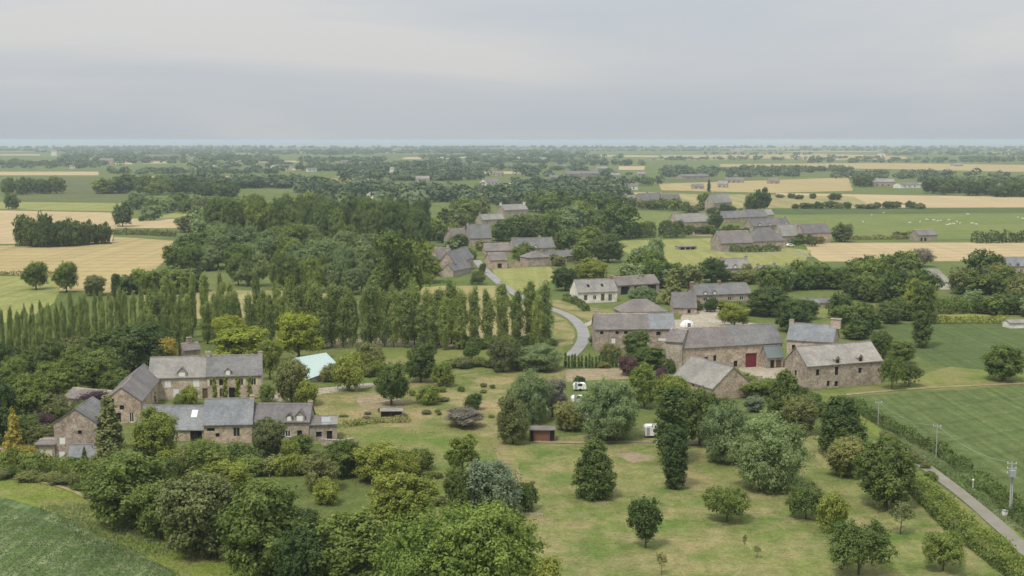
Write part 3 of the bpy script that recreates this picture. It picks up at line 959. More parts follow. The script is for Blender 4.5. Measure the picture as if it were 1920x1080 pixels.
def house(label, p0, p1, Wd, eave_py, ridge_py, wall='stone', roofs='slate', ops=(), chim=(), dorm=(), sky=(), hip=0.0, name='stone_house', cat='house', group=None,
          rpart=None, surround='stonepale', zb=0.0):
    if not chim and name in ('village_house', 'small_house') and not hip:
        chim = [(0.03, 0.9, 0.9)] if int(p0[0]) % 2 else [(0.03, 0.9, 0.9), (0.97, 0.9, 0.9)]
    A, B = at(*p0), at(*p1)
    u = (B - A)
    L_ = u.length
    ang = math.atan2(u.y, u.x)
    root = empty(name, A, ang, label, cat, group)
    H = max(1.6, z_at(A, eave_py))
    nrm = Vector((-math.sin(ang), math.cos(ang), 0))
    Mid = A + nrm * (Wd / 2)
    RG = max(H + 0.25, z_at(Mid, ridge_py))
    FACE = {'F': ((0, 0), (1, 0), (0, 1), L_), 'L': ((0, Wd), (0, -1), (1, 0), Wd), 'R': ((L_, 0), (0, 1), (-1, 0), Wd)}
    per = {'F': [], 'L': [], 'R': []}
    full = []
    for op in ops:
        fc, x, w, z, h, kind = op
        O, uu, nn, ln = FACE[fc]
        cx = L_ * (x - p0[0]) / (p1[0] - p0[0]) if fc == 'F' and x > 1.01 else ln * x
        a, b = max(0.15, cx - w / 2), min(ln - 0.15, cx + w / 2)
        c, d = z, min(z + h, H - 0.12)
        if b - a < 0.2 or d - c < 0.2:
            continue
        if any(not (b + 0.1 < q[0] or a - 0.1 > q[1] or d + 0.1 < q[2] or c - 0.1 > q[3]) for q in per[fc]):
            continue
        per[fc].append((a, b, c, d))
        full.append((fc, a, b, c, d, kind))
    mb = MB()
    for fc in 'FLR':
        O, uu, nn, ln = FACE[fc]
        panel(mb, O, uu, nn, ln, H, per[fc])
    mb.poly([(L_, Wd, 0), (0, Wd, 0), (0, Wd, H), (L_, Wd, H)])
    if not hip:
        mb.poly([(0, Wd, H), (0, 0, H), (0, Wd / 2, RG)])
        mb.poly([(L_, 0, H), (L_, Wd, H), (L_, Wd / 2, RG)])
    mb.build('wall', M[wall], root)
    # joinery
    for fc, a, b, c, d, kind in full:
        O, uu, nn, ln = FACE[fc]
        if kind in ('w', 'y', 'g'):
            fm = M[{'w': 'white', 'y': 'cream', 'g': 'stonepale'}[kind]]
            f = MB()
            t = 0.09 if kind == 'w' else 0.07
            obox(f, O, uu, nn, a, a + t, c, d, 0.06, 0.14)
            obox(f, O, uu, nn, b - t, b, c, d, 0.06, 0.14)
            obox(f, O, uu, nn, a + t, b - t, d - t, d, 0.06, 0.14)
            obox(f, O, uu, nn, a + t, b - t, c, c + t, 0.06, 0.14)
            mx = (a + b) / 2
            obox(f, O, uu, nn, mx - 0.035, mx + 0.035, c + t, d - t, 0.065, 0.135)
            w_ = f.build('window', fm, root)
            g = MB()
            obox(g, O, uu, nn, a + 0.01, b - 0.01, c + 0.01, d - 0.01, 0.145, 0.17)
            g.build('pane', M['glass'], w_)
            if kind == 'y':        # open shutters against the wall
                for s0, s1 in ((a - 0.5, a - 0.03), (b + 0.03, b + 0.5)):
                    s = MB()
                    obox(s, O, uu, nn, s0, s1, c, d, -0.06, -0.01)
                    s.build('shutter', M['cream'], root)
        elif kind == 's':          # white closed shutters
            s = MB()
            obox(s, O, uu, nn, a + 0.01, (a + b) / 2 - 0.01, c + 0.01, d - 0.01, 0.05, 0.1)
            obox(s, O, uu, nn, (a + b) / 2 + 0.01, b - 0.01, c + 0.01, d - 0.01, 0.05, 0.1)
            s.build('shutter', M['white'], root)
        else:
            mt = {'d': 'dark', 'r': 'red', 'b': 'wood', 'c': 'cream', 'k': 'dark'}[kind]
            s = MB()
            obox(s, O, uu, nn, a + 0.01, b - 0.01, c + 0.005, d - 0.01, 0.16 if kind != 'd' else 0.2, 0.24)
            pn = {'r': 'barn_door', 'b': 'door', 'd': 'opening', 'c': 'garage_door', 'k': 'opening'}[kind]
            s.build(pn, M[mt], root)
            # lintel
            l = MB()
            obox(l, O, uu, nn, a - 0.15, b + 0.15, d + 0.002, d + 0.2, -0.025, 0.05)
            l.build('lintel', M[surround if kind != 'r' else 'wood'], root)
    # roof
    s = (RG - H) / (Wd / 2)
    ov, og, th = 0.32, 0.18, 0.16
    secs = roofs if isinstance(roofs, (list, tuple)) else [(0, 1, roofs)]
    roof_objs = []
    for i, (f0, f1, mt) in enumerate(secs):
        x0 = -og if i == 0 else L_ * f0
        x1 = L_ + og if i == len(secs) - 1 else L_ * f1
        r = MB()
        if hip:
            z0, z1 = H - ov * s, RG
            b0 = [(-ov, -ov), (L_ + ov, -ov), (L_ + ov, Wd + ov), (-ov, Wd + ov)]
            lo = [(x, y, z0) for x, y in b0]
            hi = [(x, y, z0 + th) for x, y in b0]
            a, b = (hip, Wd / 2, z1 + th), (max(hip + 0.1, L_ - hip), Wd / 2, z1 + th)
            r.poly(lo[::-1])
            for k in range(4):
                r.poly([lo[k], lo[(k + 1) % 4], hi[(k + 1) % 4], hi[k]])
            r.poly([hi[0], hi[1], b, a])
            r.poly([hi[1], hi[2], b])
            r.poly([hi[2], hi[3], a, b])
            r.poly([hi[3], hi[0], a])
        else:
            lift = 0.0 if i % 2 == 0 else 0.05
            prof = [(-ov, H - ov * s + lift), (Wd / 2, RG + lift), (Wd + ov, H - ov * s + lift), (Wd + ov, H - ov * s + th + lift), (Wd / 2, RG + th + lift), (-ov, H - ov * s + th + lift)]
            r.prism([(y, z + 0.01) for y, z in prof][::-1], x0, x1)
        ro = r.build('roof', M[mt], root)
        roof_objs.append(ro)
        if not hip:
            c = MB()
            c.prism([(Wd / 2 - 0.18, RG + th + lift - 0.08), (Wd / 2 + 0.18, RG + th + lift - 0.08), (Wd / 2, RG + th + lift + 0.12)], x0 + 0.01, x1 - 0.01)
            c.build('ridge_tiles', M['slatebrown' if mt != 'slatebrown' else 'stone'], ro)
    for ch in chim:
        fx, sz, up = ch[:3]
        cm = M[ch[3]] if len(ch) > 3 else M[wall if wall != 'render' else 'brick']
        x = L_ * fx
        c = MB()
        c.box(x - sz * 0.6, x + sz * 0.6, Wd / 2 - sz * 0.42, Wd / 2 + sz * 0.42, RG - 0.6, RG + up)
        co = c.build('chimney', cm, root)
        q = MB()
        q.box(x - sz * 0.68, x + sz * 0.68, Wd / 2 - sz * 0.5, Wd / 2 + sz * 0.5, RG + up + 0.003, RG + up + 0.14)
        for dx in (-0.25, 0.25):
            q.tube([(x + dx * sz, Wd / 2, RG + up + 0.13), (x + dx * sz, Wd / 2, RG + up + 0.42)], [0.12, 0.1], 6)
        q.build('chimney_cap', M['stonepale'], co)
    for d in dorm:
        px, w, h, kind = d
        x = L_ * (px - p0[0]) / (p1[0] - p0[0]) if px > 1.01 else L_ * px
        z0, z1 = H - 0.25, H + h
        yb = (z1 - H) / s + 0.3
        c = MB()
        c.box(x - w / 2, x + w / 2, -0.05, yb, z0, z1)
        c.poly([(x - w / 2, -0.05, z1), (x + w / 2, -0.05, z1), (x, -0.05, z1 + w * 0.55)])
        co = c.build('dormer', M[surround if kind == 'w' else wall], root)
        q = MB()
        k = w * 0.55
        yb2 = (z1 + k - H) / s + 0.3
        for sg in (-1, 1):
            q.v += []
            a0, a1 = x, x + sg * (w / 2 + 0.15)
            zt, ze = z1 + k, z1 - 0.15 * k / (w / 2)
            q.poly([(a0, -0.2, zt), (a1, -0.2, ze), (a1, yb2, ze), (a0, yb2, zt)])
            q.poly([(a0, -0.2, zt + .1), (a0, yb2, zt + .1), (a1, yb2, ze + .1), (a1, -0.2, ze + .1)])
            q.poly([(a0, -0.2, zt), (a0, -0.2, zt + .1), (a1, -0.2, ze + .1), (a1, -0.2, ze)])
        q.build('dormer_roof', M[secs[0][2]], co)
        p = MB()
        p.box(x - w * 0.32, x + w * 0.32, -0.09, -0.06, z0 + 0.2, z1 - 0.02)
        p.build('pane' if kind == 'w' else 'opening', M['white' if kind == 'w' else 'dark'], co)
    for px, t, w, mt in sky:
        x = L_ * (px - p0[0]) / (p1[0] - p0[0])
        y = Wd / 2 * t
        zz = H + s * y + th + 0.03
        c = MB()
        c.poly([(x - w / 2, y - w * .5, zz - s * w * .5 + .06), (x + w / 2, y - w * .5, zz - s * w * .5 + .06), (x + w / 2, y + w * .5, zz + s * w * .5 + .06), (x - w / 2, y + w * .5, zz + s * w * .5 + .06)])
        c.poly([(x - w / 2, y - w * .5, zz - s * w * .5 - .1), (x + w / 2, y - w * .5, zz - s * w * .5 - .1), (x + w / 2, y - w * .5, zz - s * w * .5 + .06), (x - w / 2, y - w * .5, zz - s * w * .5 + .06)])
        c.build('skylight', M[mt], root)
    return root


def winrow(xs, w, z, h, k, face='F'):
    return [(face, x, w, z, h, k) for x in xs]


# --- left hamlet
house('long stone manor house with pale and dark roof halves and pointed dormers', (281, 750), (491, 744), 7.5, 708, 671, 'manor',
      [(0, 0.5, 'slatelight'), (0.5, 1, 'slate')],
      winrow((315, 368), 1.3, 2.6, 1.5, 's') + winrow((398, 452, 476), 1.0, 2.6, 1.5, 'y') + winrow((415,), 0.9, 2.7, 1.4, 'd') + winrow((330, 368), 1.2, 0.3, 2.0, 's') + [('F', 384, 1.1, 0, 2.2, 'b'), ('F', 436, 1.6, 0, 2.2, 'd'), ('F', 416, 1.0, 0.2, 1.9, 'y')],
      chim=[(0.51, 0.9, 0.9, 'stonepale'), (0.985, 0.8, 0.7)], dorm=[(342, 2.0, 0.9, 'w'), (428, 1.3, 1.0, 'w')], name='manor_house')
_A = at(265, 793)
house('tall stone barn seen end on beside the manor house, with a gabled front', (265, 793), (304, 743), 7.2, 752, 727, 'stonewarm',
      [(0, 0.42, 'slatebrown'), (0.42, 1, 'slatepurple')], [('L', 0.75, 0.9, 0.2, 1.9, 'w'), ('L', 0.4, 1.0, 0.2, 1.9, 'k'), ('L', 0.5, 0.8, 2.7, 0.9, 'd')], name='stone_barn', cat='barn')
house('low dark roofed wing running left from the gabled barn', (121, 762), (212, 770), 6.0, 745, 728, 'stonewarm', 'slatebrown', winrow((150, 180), 1, 0.9, 1.2, 'd'), name='stone_outhouse', cat='outhouse')
house('low front cottage with grey slate roof and one white skylight', (262, 826), (383, 827), 7.0, 803, 761, 'stonewarm', 'slateblue',
      [('F', 368, 2.2, 0.0, 1.9, 'd'), ('F', 330, 0.9, 0.9, 1.1, 'w'), ('F', 290, 0.9, 0.9, 1.1, 'd')], sky=[(360, 0.62, 1.1, 'white')], name='stone_cottage')
house('stone cottage with tall blue grey roof and one dark window on the right', (383, 832), (473, 830), 7.2, 795, 749, 'stonewarm', 'slateblue',
      [('F', 444, 1.2, 1.2, 1.7, 'g'), ('F', 408, 0.7, 1.2, 0.7, 'd'), ('F', 396, 1.4, 2.3, 0.6, 'd')], chim=[(0.98, 0.7, 0.5)], name='stone_cottage')
house('purple roofed cottage with a white framed dormer window', (474, 828), (580, 828), 6.5, 790, 758, 'stone', 'slatepurple',
      [('F', 540, 1.0, 0.9, 1.2, 'w'), ('F', 522, 1.0, 0.2, 2.0, 's'), ('F', 562, 0.9, 1.0, 1.1, 'd')], dorm=[(543, 1.0, 0.9, 'w'), (563, 1.7, 1.0, 'w')], chim=[(0.98, 0.7, 0.5)], name='stone_cottage')
house('low stone extension with a glazed roof patch at the right end of the front row', (581, 828), (632, 826), 5.0, 797, 783, 'stonegrey', [(0, 0.45, 'slatepurple'), (0.45, 1, 'slatelight')],
      [('F', 598, 1.0, 0.8, 1.0, 'd'), ('F', 618, 1.0, 0.0, 1.9, 'd')], sky=[(612, 0.5, 1.6, 'metal')], name='stone_outhouse', cat='outhouse')
house('small grey brown house with its gable to the front, left of the tall conifer', (184, 868), (216, 842), 7.3, 793, 767, 'stone', 'slate',
      [('L', 0.16, 1.0, 0.4, 1.7, 's'), ('L', 0.18, 1.0, 3.3, 1.2, 's'), ('L', 0.6, 0.7, 5.0, 0.7, 'd')], name='stone_house')
house('lean-to with pale blue slates against the small grey house', (130, 872), (188, 872), 2.6, 857, 834, 'stonepale', 'slateblue', [('F', 172, 0.9, 0.2, 1.0, 'w')], name='lean_to', cat='lean-to')
house('flat roofed garage with a pale door left of the small grey house', (68, 869), (104, 869), 5.0, 834, 827, 'stonegrey', 'slatebrown', [('F', 86, 2.4, 0, 2.7, 'c')], name='garage', cat='garage')
house('small pinkish stone gable rising behind the manor roof', (345, 675), (376, 672), 4.0, 657, 645, 'stone', 'slatebrown', chim=[(0.5, 1.0, 1.4)], name='stone_outhouse', cat='outhouse')
house('barn with a pale turquoise sheet roof', (570, 722), (640, 714), 7.0, 712, 690, 'stonepale', 'teal', [('F', 600, 2.5, 0, 2.2, 'd')], name='sheet_roof_barn', cat='barn') if False else None


def turquoise_barn():
    # single pitch sheet roof, its four corners fixed in space, on posts with boarded sides
    root = empty('sheet_roof_shelter', at(600, 716), 0, 'shelter under a large pale turquoise sheet roof', 'shelter')
    base = root.location
    P = [at(546, 700), at(572, 722), at(640, 706), at(612, 690)]
    hs = (4.6, 1.3, 2.3, 5.6)
    tops = [Vector((p.x, p.y, z_at(p, py))) - base for p, py in zip(P, (672, 713, 689, 661))]
    r = MB()
    up = Vector((0, 0, 0.12))
    r.poly(tops[::1]); r.poly([t - up for t in tops][::-1])
    for k in range(4):
        r.poly([tops[k], tops[(k + 1) % 4], tops[(k + 1) % 4] - up, tops[k] - up])
    r.build('roof', M['teal'], root)
    for k in range(9):
        t = (k + 0.5) / 9
        a, b = tops[0].lerp(tops[3], t) + Vector((0, 0, .03)), tops[1].lerp(tops[2], t) + Vector((0, 0, .03))
        MB().tube([a, b], [0.05, 0.05], 4).build('roof_rib', M['teal'], root)
    for k in range(4):
        t = tops[k] * 0.97
        MB().tube([(t.x, t.y, 0), (t.x, t.y, tops[k].z - 0.14)], [0.12, 0.12], 5).build('post', M['wood'], root)
    w = MB()
    q = [t * 0.95 for t in tops]
    for a, b in ((0, 1), (1, 2), (2, 3), (3, 0)):
        w.poly([(q[a].x, q[a].y, 0), (q[b].x, q[b].y, 0), (q[b].x, q[b].y, tops[b].z - 0.25), (q[a].x, q[a].y, tops[a].z - 0.25)])
    w.build('wall', M['stonegrey'], root)


turquoise_barn()

# --- white house in the middle
house('white rendered house with a light grey roof and four dark windows', (1084, 569), (1157, 566), 8.0, 548, 525, 'render', 'slatelight',
      [('F', 1098, 1.2, 1.0, 1.7, 'b'), ('F', 1115, 1.2, 1.0, 1.6, 'w'), ('F', 1130, 1.3, 0.6, 2.3, 'b'), ('F', 1144, 1.4, 0.4, 2.4, 'w'), ('L', 0.5, 1.1, 1.0, 1.3, 'w')],
      sky=[(1106, 0.45, 0.9, 'dark'), (1132, 0.45, 0.9, 'dark')], chim=[(0.96, 0.8, 0.9)], name='white_house')
house('long dark open-fronted shed behind the white house', (1158, 553), (1236, 548), 7.0, 535, 520, 'stonegrey', 'slatebrown',
      [('F', 1172, 3.6, 0, 2.9, 'd'), ('F', 1197, 3.6, 0, 2.9, 'd'), ('F', 1222, 3.6, 0, 2.9, 'd')], name='open_shed', cat='shed')
# --- stone farm in the middle right
house('long stone farmhouse with brown and blue halves of roof beside the road', (1116, 658), (1265, 657), 8.5, 617, 589, 'stone', [(0, 0.68, 'slatebrown'), (0.68, 1, 'slateblue')],
      winrow((1128, 1157, 1173), 0.9, 4.4, 0.8, 'd') + winrow((1150, 1180), 1.0, 2.0, 1.3, 's') + [('F', 1142, 1.0, 0.8, 1.2, 'w'), ('F', 1234, 1.1, 4.0, 1.0, 'd'), ('F', 1243, 2.6, 2.6, 0.7, 's')], chim=[(0.02, 0.8, 0.8)], name='stone_farmhouse')
house('broad brown hipped roof behind the long stone farmhouse', (1166, 600), (1250, 598), 10, 585, 562, 'stone', 'slatebrown', hip=5.0, name='stone_barn', cat='barn')
house('long stone barn with dark red sliding door and dark slate roof', (1277, 696), (1466, 685), 9.0, 652, 617, 'stonewarm', [(0, 0.52, 'slatebrown'), (0.52, 1, 'slate')],
      [('F', 1323, 0.9, 2.2, 0.9, 'd'), ('F', 1339, 0.8, 2.0, 1.4, 'd'), ('F', 1407, 3.0, 0, 3.3, 'r'), ('F', 1421, 0.9, 0.0, 3.2, 'k'), ('F', 1378, 1.0, 0.3, 1.5, 'd'), ('F', 1300, 0.9, 0.3, 1.2, 'd'), ('F', 1449, 0.9, 0, 2.0, 'd')],
      name='stone_barn', cat='barn')
house('tall pale stone gable end at the left of the long barn', (1248, 695), (1278, 697), 9.6, 640, 617, 'stonepale', 'slatebrown', [], name='stone_barn', cat='barn')
house('lean-to with green glass roof at the right end of the long barn', (1438, 691), (1468, 689), 3.2, 669, 650, 'stonegrey', 'greenglass', [('F', 1448, 1.1, 0, 2.0, 'd'), ('F', 1460, 1.5, 0, 2.0, 'b')], name='lean_to', cat='lean-to')
house('front stone barn with grey slate roof and a bare gable end facing right', (1263, 726), (1337, 750), 10.0, 705, 668, 'stonewarm', 'slatelight', [('F', 1300, 0.8, 1.5, 0.7, 'd'), ('R', 0.5, 0.9, 2.8, 1.0, 'd')], name='stone_barn', cat='barn')
house('stone house with blue slate roof and a big chimney on its right gable', (1474, 690), (1560, 696), 9.0, 636, 606, 'stonewarm', 'slateblue',
      [('F', 1487, 0.8, 4.2, 1.6, 'd'), ('F', 1500, 0.8, 4.4, 1.3, 'd'), ('F', 1487, 0.9, 2.2, 1.2, 'w'), ('F', 1510, 0.9, 4.4, 1.2, 'd')], chim=[(0.02, 0.9, 0.7), (0.99, 1.9, 1.6)], name='stone_house')
house('pale roofed two-storey stone barn with square dark openings', (1512, 731), (1652, 719), 8.6, 686, 651, 'stone', 'slatepale',
      [('F', 1532, 0.9, 3.0, 1.4, 'd'), ('F', 1567, 0.95, 2.7, 2.0, 'd'), ('F', 1552, 0.8, 0.4, 1.2, 'd'), ('F', 1567, 1.0, 0.2, 1.2, 'd'), ('F', 1611, 0.95, 2.8, 1.2, 'd'), ('L', 0.5, 0.9, 2.5, 1.2, 'd')],
      dorm=[(1568, 1.2, 1.0, 'd'), (1611, 1.2, 1.0, 'd')], name='stone_barn', cat='barn')
house('dark roofed stone house row with white dormer windows behind the farm', (1306, 577), (1408, 573), 8.0, 553, 534, 'stone', 'slate',
      winrow((1322, 1339, 1368, 1390), 1.5, 2.0, 1.3, 'w') + winrow((1330, 1355, 1380), 1.1, 0.2, 1.4, 'w'), dorm=[(1322, 1.3, 0.7, 'w'), (1339, 1.3, 0.7, 'w')], chim=[(0.0, 1.1, 0.8, 'brick'), (0.5, 0.8, 0.9, 'brick')], name='stone_house')
house('low purple roofed house between the long barn and the house row', (1262, 590), (1306, 590), 9, 576, 549, 'stone', 'slatepurple', [('F', 1292, 1.0, 0.5, 1.2, 'd')], name='stone_house')
house('pale house with grey roof and two dormers half hidden by garden trees', (1358, 518), (1408, 516), 7.5, 503, 486, 'stonepale', 'slatelight', winrow((1368, 1385, 1400), 1.2, 0.8, 1.4, 'w'), dorm=[(1378, 1.8, 0.7, 'w'), (1394, 1.8, 0.7, 'w')], name='small_house')
house('small blue roofed house among garden trees', (1430, 520), (1462, 518), 7.0, 512, 499, 'stonepale', 'slateblue', sky=[(1446, 0.5, 2.0, 'metal')], ops=[('F', 1445, 1.4, 0.5, 1.4, 'w')], name='small_house')
house('low dark blue shed with a white end near the gardens', (1505, 578), (1536, 578), 4.0, 569, 561, 'white', 'slateblue', name='garden_shed', cat='shed')
house('low brown outhouse roof among the garden shrubs', (1538, 577), (1580, 576), 4.5, 570, 561, 'stonewarm', 'slatepurple', [('F', 1560, 1.2, 0, 1.5, 'd')], name='stone_outhouse', cat='outhouse')
house('long white greenhouse tunnel among the gardens', (1597, 594), (1640, 593), 4.0, 589, 582, 'white', 'white', name='greenhouse', cat='greenhouse')
house('grey roofed white cottage half hidden in trees on the right', (1722, 542), (1782, 543), 9, 527, 504, 'render', 'slatelight', winrow((1735, 1748, 1764), 1.3, 0.5, 1.7, 'w'), hip=4.0, name='white_cottage')
house('grey blue house cut by the right edge of the view', (1882, 516), (1945, 515), 8, 499, 483, 'stonewarm', 'slateblue', winrow((1890, 1902, 1915), 1.3, 1.0, 1.5, 'w'), dorm=[(1892, 1.3, 0.7, 'd'), (1908, 1.3, 0.7, 'd')], name='small_house')
house('small grey roofed shed at the right edge beside the clipped hedge', (1893, 616), (1935, 615), 4, 610, 600, 'render', 'slatelight', name='garden_shed', cat='shed')
# --- village along the road
house('brown roofed village house with white ground floor left of the road', (822, 515), (852, 513), 8, 488, 466, 'stonewarm', 'slatebrown', [('F', 828, 1.2, 0.3, 1.8, 's'), ('F', 828, 1.2, 3.3, 1.2, 'w'), ('F', 843, 1.2, 3.3, 1.2, 'w'), ('F', 840, 2.6, 0.0, 1.9, 'b')], chim=[(0.9, 0.9, 1.0)], name='village_house')
house('low brown roof joining the trees left of the village road', (800, 500), (824, 499), 8, 484, 467, 'stonewarm', 'slatebrown', name='village_house')
house('grey roofed village house right against the road bend', (853, 517), (888, 503), 7, 494, 474, 'stone', 'slate', [('F', 868, 1.1, 1.0, 1.2, 'd')], name='village_house')
house('low stone building with long purple roof sloping to the road', (850, 520), (884, 512), 5, 508, 496, 'stonepale', 'slatepurple', name='stone_outhouse', cat='outhouse')
house('large grey slate roof in the first bend of the village street', (880, 462), (922, 461), 9, 446, 422, 'stone', 'slate', name='village_house')
house('brown gabled roof left of the village street', (850, 462), (880, 460), 8, 446, 430, 'stone', 'slatebrown', name='village_house')
house('dark roofed village house with pale gable among trees', (905, 424), (946, 422), 8, 412, 402, 'stonepale', 'slatelight', [('F', 915, 1.3, 0.5, 1.8, 'd')], name='village_house')
house('pale grey gabled village house with white chimneys', (946, 406), (990, 404), 9, 394, 384, 'stonepale', 'slatelight', winrow((955, 968, 980), 1.3, 1.0, 1.6, 'w'), chim=[(0, 1.2, 1.4, 'white'), (1, 1.2, 1.4, 'white')], name='village_house')
house('small village roof high in the trees above the street', (862, 414), (890, 413), 7, 406, 400, 'stonepale', 'slatelight', name='village_house')
house('grey roofed farmhouse with two white dormers behind the stone courtyard wall', (966, 478), (1041, 475), 8.5, 466, 448, 'stone', 'slate', winrow((980, 998, 1020), 1.2, 0.7, 1.3, 'w'), dorm=[(986, 1.5, 0.9, 'w'), (1004, 1.5, 0.9, 'w')], chim=[(0.7, 0.9, 0.9)], name='stone_farmhouse')
house('brown roofed barn joined to the left of the grey roofed farmhouse', (910, 478), (966, 477), 9, 470, 457, 'stonewarm', 'slatebrown', name='stone_barn', cat='barn')
house('stone barn with one black doorway facing the green paddock', (921, 505), (951, 504), 9, 488, 475, 'stonewarm', 'slatebrown', [('F', 937, 1.9, 0.4, 2.0, 'd')], hip=0.0, name='stone_barn', cat='barn')
house('stone barn with a gable over the long courtyard wall', (990, 500), (1032, 498), 8, 483, 471, 'stone', 'slatebrown', hip=5.5, name='stone_barn', cat='barn')
house('low purple roofed outbuilding at the right of the courtyard', (1032, 496), (1082, 490), 7, 484, 474, 'stonewarm', 'slatepurple', name='stone_outhouse', cat='outhouse')
house('narrow tall stone house with pale roof in front of the dark tree', (1085, 490), (1111, 488), 6, 477, 465, 'stonewarm', 'slatelight', chim=[(0.02, 0.8, 0.6)], name='stone_house')
# --- right-hand village
V = 'far stone houses of the right-hand village'
house('pale end house of the far grey terrace', (1180, 388), (1203, 387), 9, 378, 366, 'stonepale', 'slatelight', chim=[(0, 1.4, 1.6)], name='village_house')
house('long grey terrace of old houses beyond the green paddock', (1203, 388), (1245, 386), 9, 376, 363, 'stonegrey', 'slate', winrow((1210, 1222, 1236), 1.4, 1.0, 1.8, 'd'), chim=[(0.4, 1.2, 1.2)], name='village_house')
house('right half of the far grey terrace with a white front', (1245, 387), (1278, 386), 9, 377, 365, 'stonepale', 'slatepurple', winrow((1250, 1262, 1272), 1.4, 1.0, 1.8, 's'), name='village_house')
house('broad grey roofed stone house before the bare orange yard', (1268, 433), (1330, 430), 9, 417, 402, 'stonewarm', 'slatelight', winrow((1288, 1302, 1316), 1.4, 0.3, 1.9, 'd'), name='village_house')
house('long dark slate roof crossing behind the round tree', (1350, 418), (1440, 414), 9, 409, 397, 'stone', 'slate', name='village_house')
house('pale grey roof at the right end of the long dark roof', (1400, 411), (1452, 409), 8, 404, 394, 'stonepale', 'slatelight', name='village_house')
house('grey church-like house with a tall narrow gable', (1338, 395), (1372, 393), 9, 380, 364, 'stonepale', 'slatelight', winrow((1352, 1360), 1.4, 1.0, 4.0, 'd'), chim=[(0.2, 1.3, 1.5)], name='village_house')
house('dark fronted village house with four white dormers', (1412, 434), (1482, 430), 8, 424, 412, 'stonegrey', 'slatepurple', dorm=[(1424, 1.6, 1.0, 'w'), (1443, 1.2, 1.0, 'w'), (1460, 1.5, 1.0, 'w'), (1474, 1.5, 1.0, 'w')], name='village_house')
house('big brown grey barn roof at the front of the right-hand village', (1352, 472), (1412, 470), 11, 456, 434, 'stonegrey', 'slatebrown', name='stone_barn', cat='barn')
house('wide low stone building joined to the big barn roof', (1412, 468), (1472, 466), 11, 452, 428, 'stone', 'slatepurple', [('F', 1440, 1.3, 0.5, 1.8, 'w')], hip=6, name='stone_barn', cat='barn')
house('stone house with two round shrubs before its pale wall', (1466, 458), (1508, 456), 9, 442, 422, 'stonepale', 'slatelight', winrow((1478, 1495), 1.3, 0.8, 1.8, 'w'), name='village_house')
house('purple roofed stone house at the right end of the village', (1506, 457), (1557, 455), 9, 437, 421, 'stonewarm', 'slatepurple', winrow((1520, 1535), 1.2, 0.8, 1.6, 'd'), name='village_house')
house('tiny ruined stone hut alone in the pasture', (1722, 452), (1757, 451), 8, 441, 431, 'stonegrey', 'slatebrown', [('F', 1735, 1.6, 0, 1.8, 'd'), ('F', 1728, 1.2, 0, 1.8, 'd')], name='field_hut', cat='hut')
house('low dark field shelter in the yellow green meadow', (1272, 469), (1306, 468), 4, 464, 461, 'stonegrey', 'slatebrown', winrow((1280, 1290, 1299), 2.2, 0.1, 1.2, 'd'), name='field_shelter', cat='shelter')
house('small pale roofed shed above the middle trees', (1105, 410), (1122, 409), 7, 404, 399, 'stonepale', 'slatepale', name='village_house')
# --- far farms and houses
FARH = [
    ('far white farmhouse beyond the wood on the left', (516, 320), (548, 319), 12, 313, 309, 'render', 'slatelight'),
    ('long far farm with pale sheds near the left horizon', (278, 301), (340, 300), 14, 294, 289, 'stonepale', 'slatebrown'),
    ('small far white roof at the far left', (96, 293), (106, 293), 10, 284, 281, 'render', 'slatelight'),
    ('far house with a pale gable in the left hedges', (186, 309), (212, 309), 12, 301, 297, 'stonewarm', 'slatebrown'),
    ('far roof with a white wall above the dark wood', (700, 372), (718, 371), 9, 366, 360, 'render', 'slatelight'),
    ('far pale house beside the white walled one above the wood', (754, 374), (776, 373), 9, 366, 360, 'stonepale', 'slatepurple'),
    ('long low far white building in the centre trees', (834, 357), (865, 356), 12, 352, 349, 'render', 'slatebrown'),
    ('small far white house right of the low white building', (912, 348), (938, 347), 11, 342, 336, 'render', 'slatebrown'),
    ('slim white far house standing out in the trees', (731, 326), (741, 326), 9, 317, 313, 'render', 'slatelight'),
    ('far grey roofs in the middle of the plain', (1062, 333), (1125, 332), 12, 326, 321, 'stonegrey', 'slate'),
    ('far long roofs beyond the golden fields', (1280, 336), (1330, 335), 14, 331, 327, 'stonegrey', 'slatepurple'),
    ('far farm building with grey roof beside the round dark trees', (1636, 350), (1678, 350), 12, 341, 335, 'stonegrey', 'slatelight'),
    ('far pink roofed farm with a white end on the right', (1690, 353), (1725, 352), 12, 347, 343, 'render', 'slatepurple'),
    ('far white shed right of the pink roofed farm', (1726, 352), (1742, 351), 10, 347, 343, 'render', 'slatepale'),
    ('far white roof on the right plain near the horizon', (1646, 293), (1660, 293), 14, 289, 287, 'render', 'slatelight'),
    ('far barn near the horizon on the right', (1370, 289), (1392, 289), 16, 284, 281, 'stonewarm', 'slatelight'),
    ('far white farm in the central trees near the horizon', (836, 303), (858, 303), 14, 298, 296, 'render', 'slatepale'),
    ('far roofs strung along the centre of the plain', (1395, 343), (1360, 343), 12, 337, 333, 'stonegrey', 'slate'),
    ('small far house with brown roof in front of the golden fields', (1105, 363), (1130, 362), 9, 355, 349, 'stonewarm', 'slatebrown'),
]
for lab, a, b, w, e, r, wl, rf in FARH:
    if a[0] > b[0]:
        a, b = b, a
    n = (b[0] - a[0])
    house(lab, a, b, w, e, r, wl, rf, winrow([a[0] + n * t for t in (0.2, 0.45, 0.72)], 1.6, 0.8, 1.8, 'd'), name='far_house')


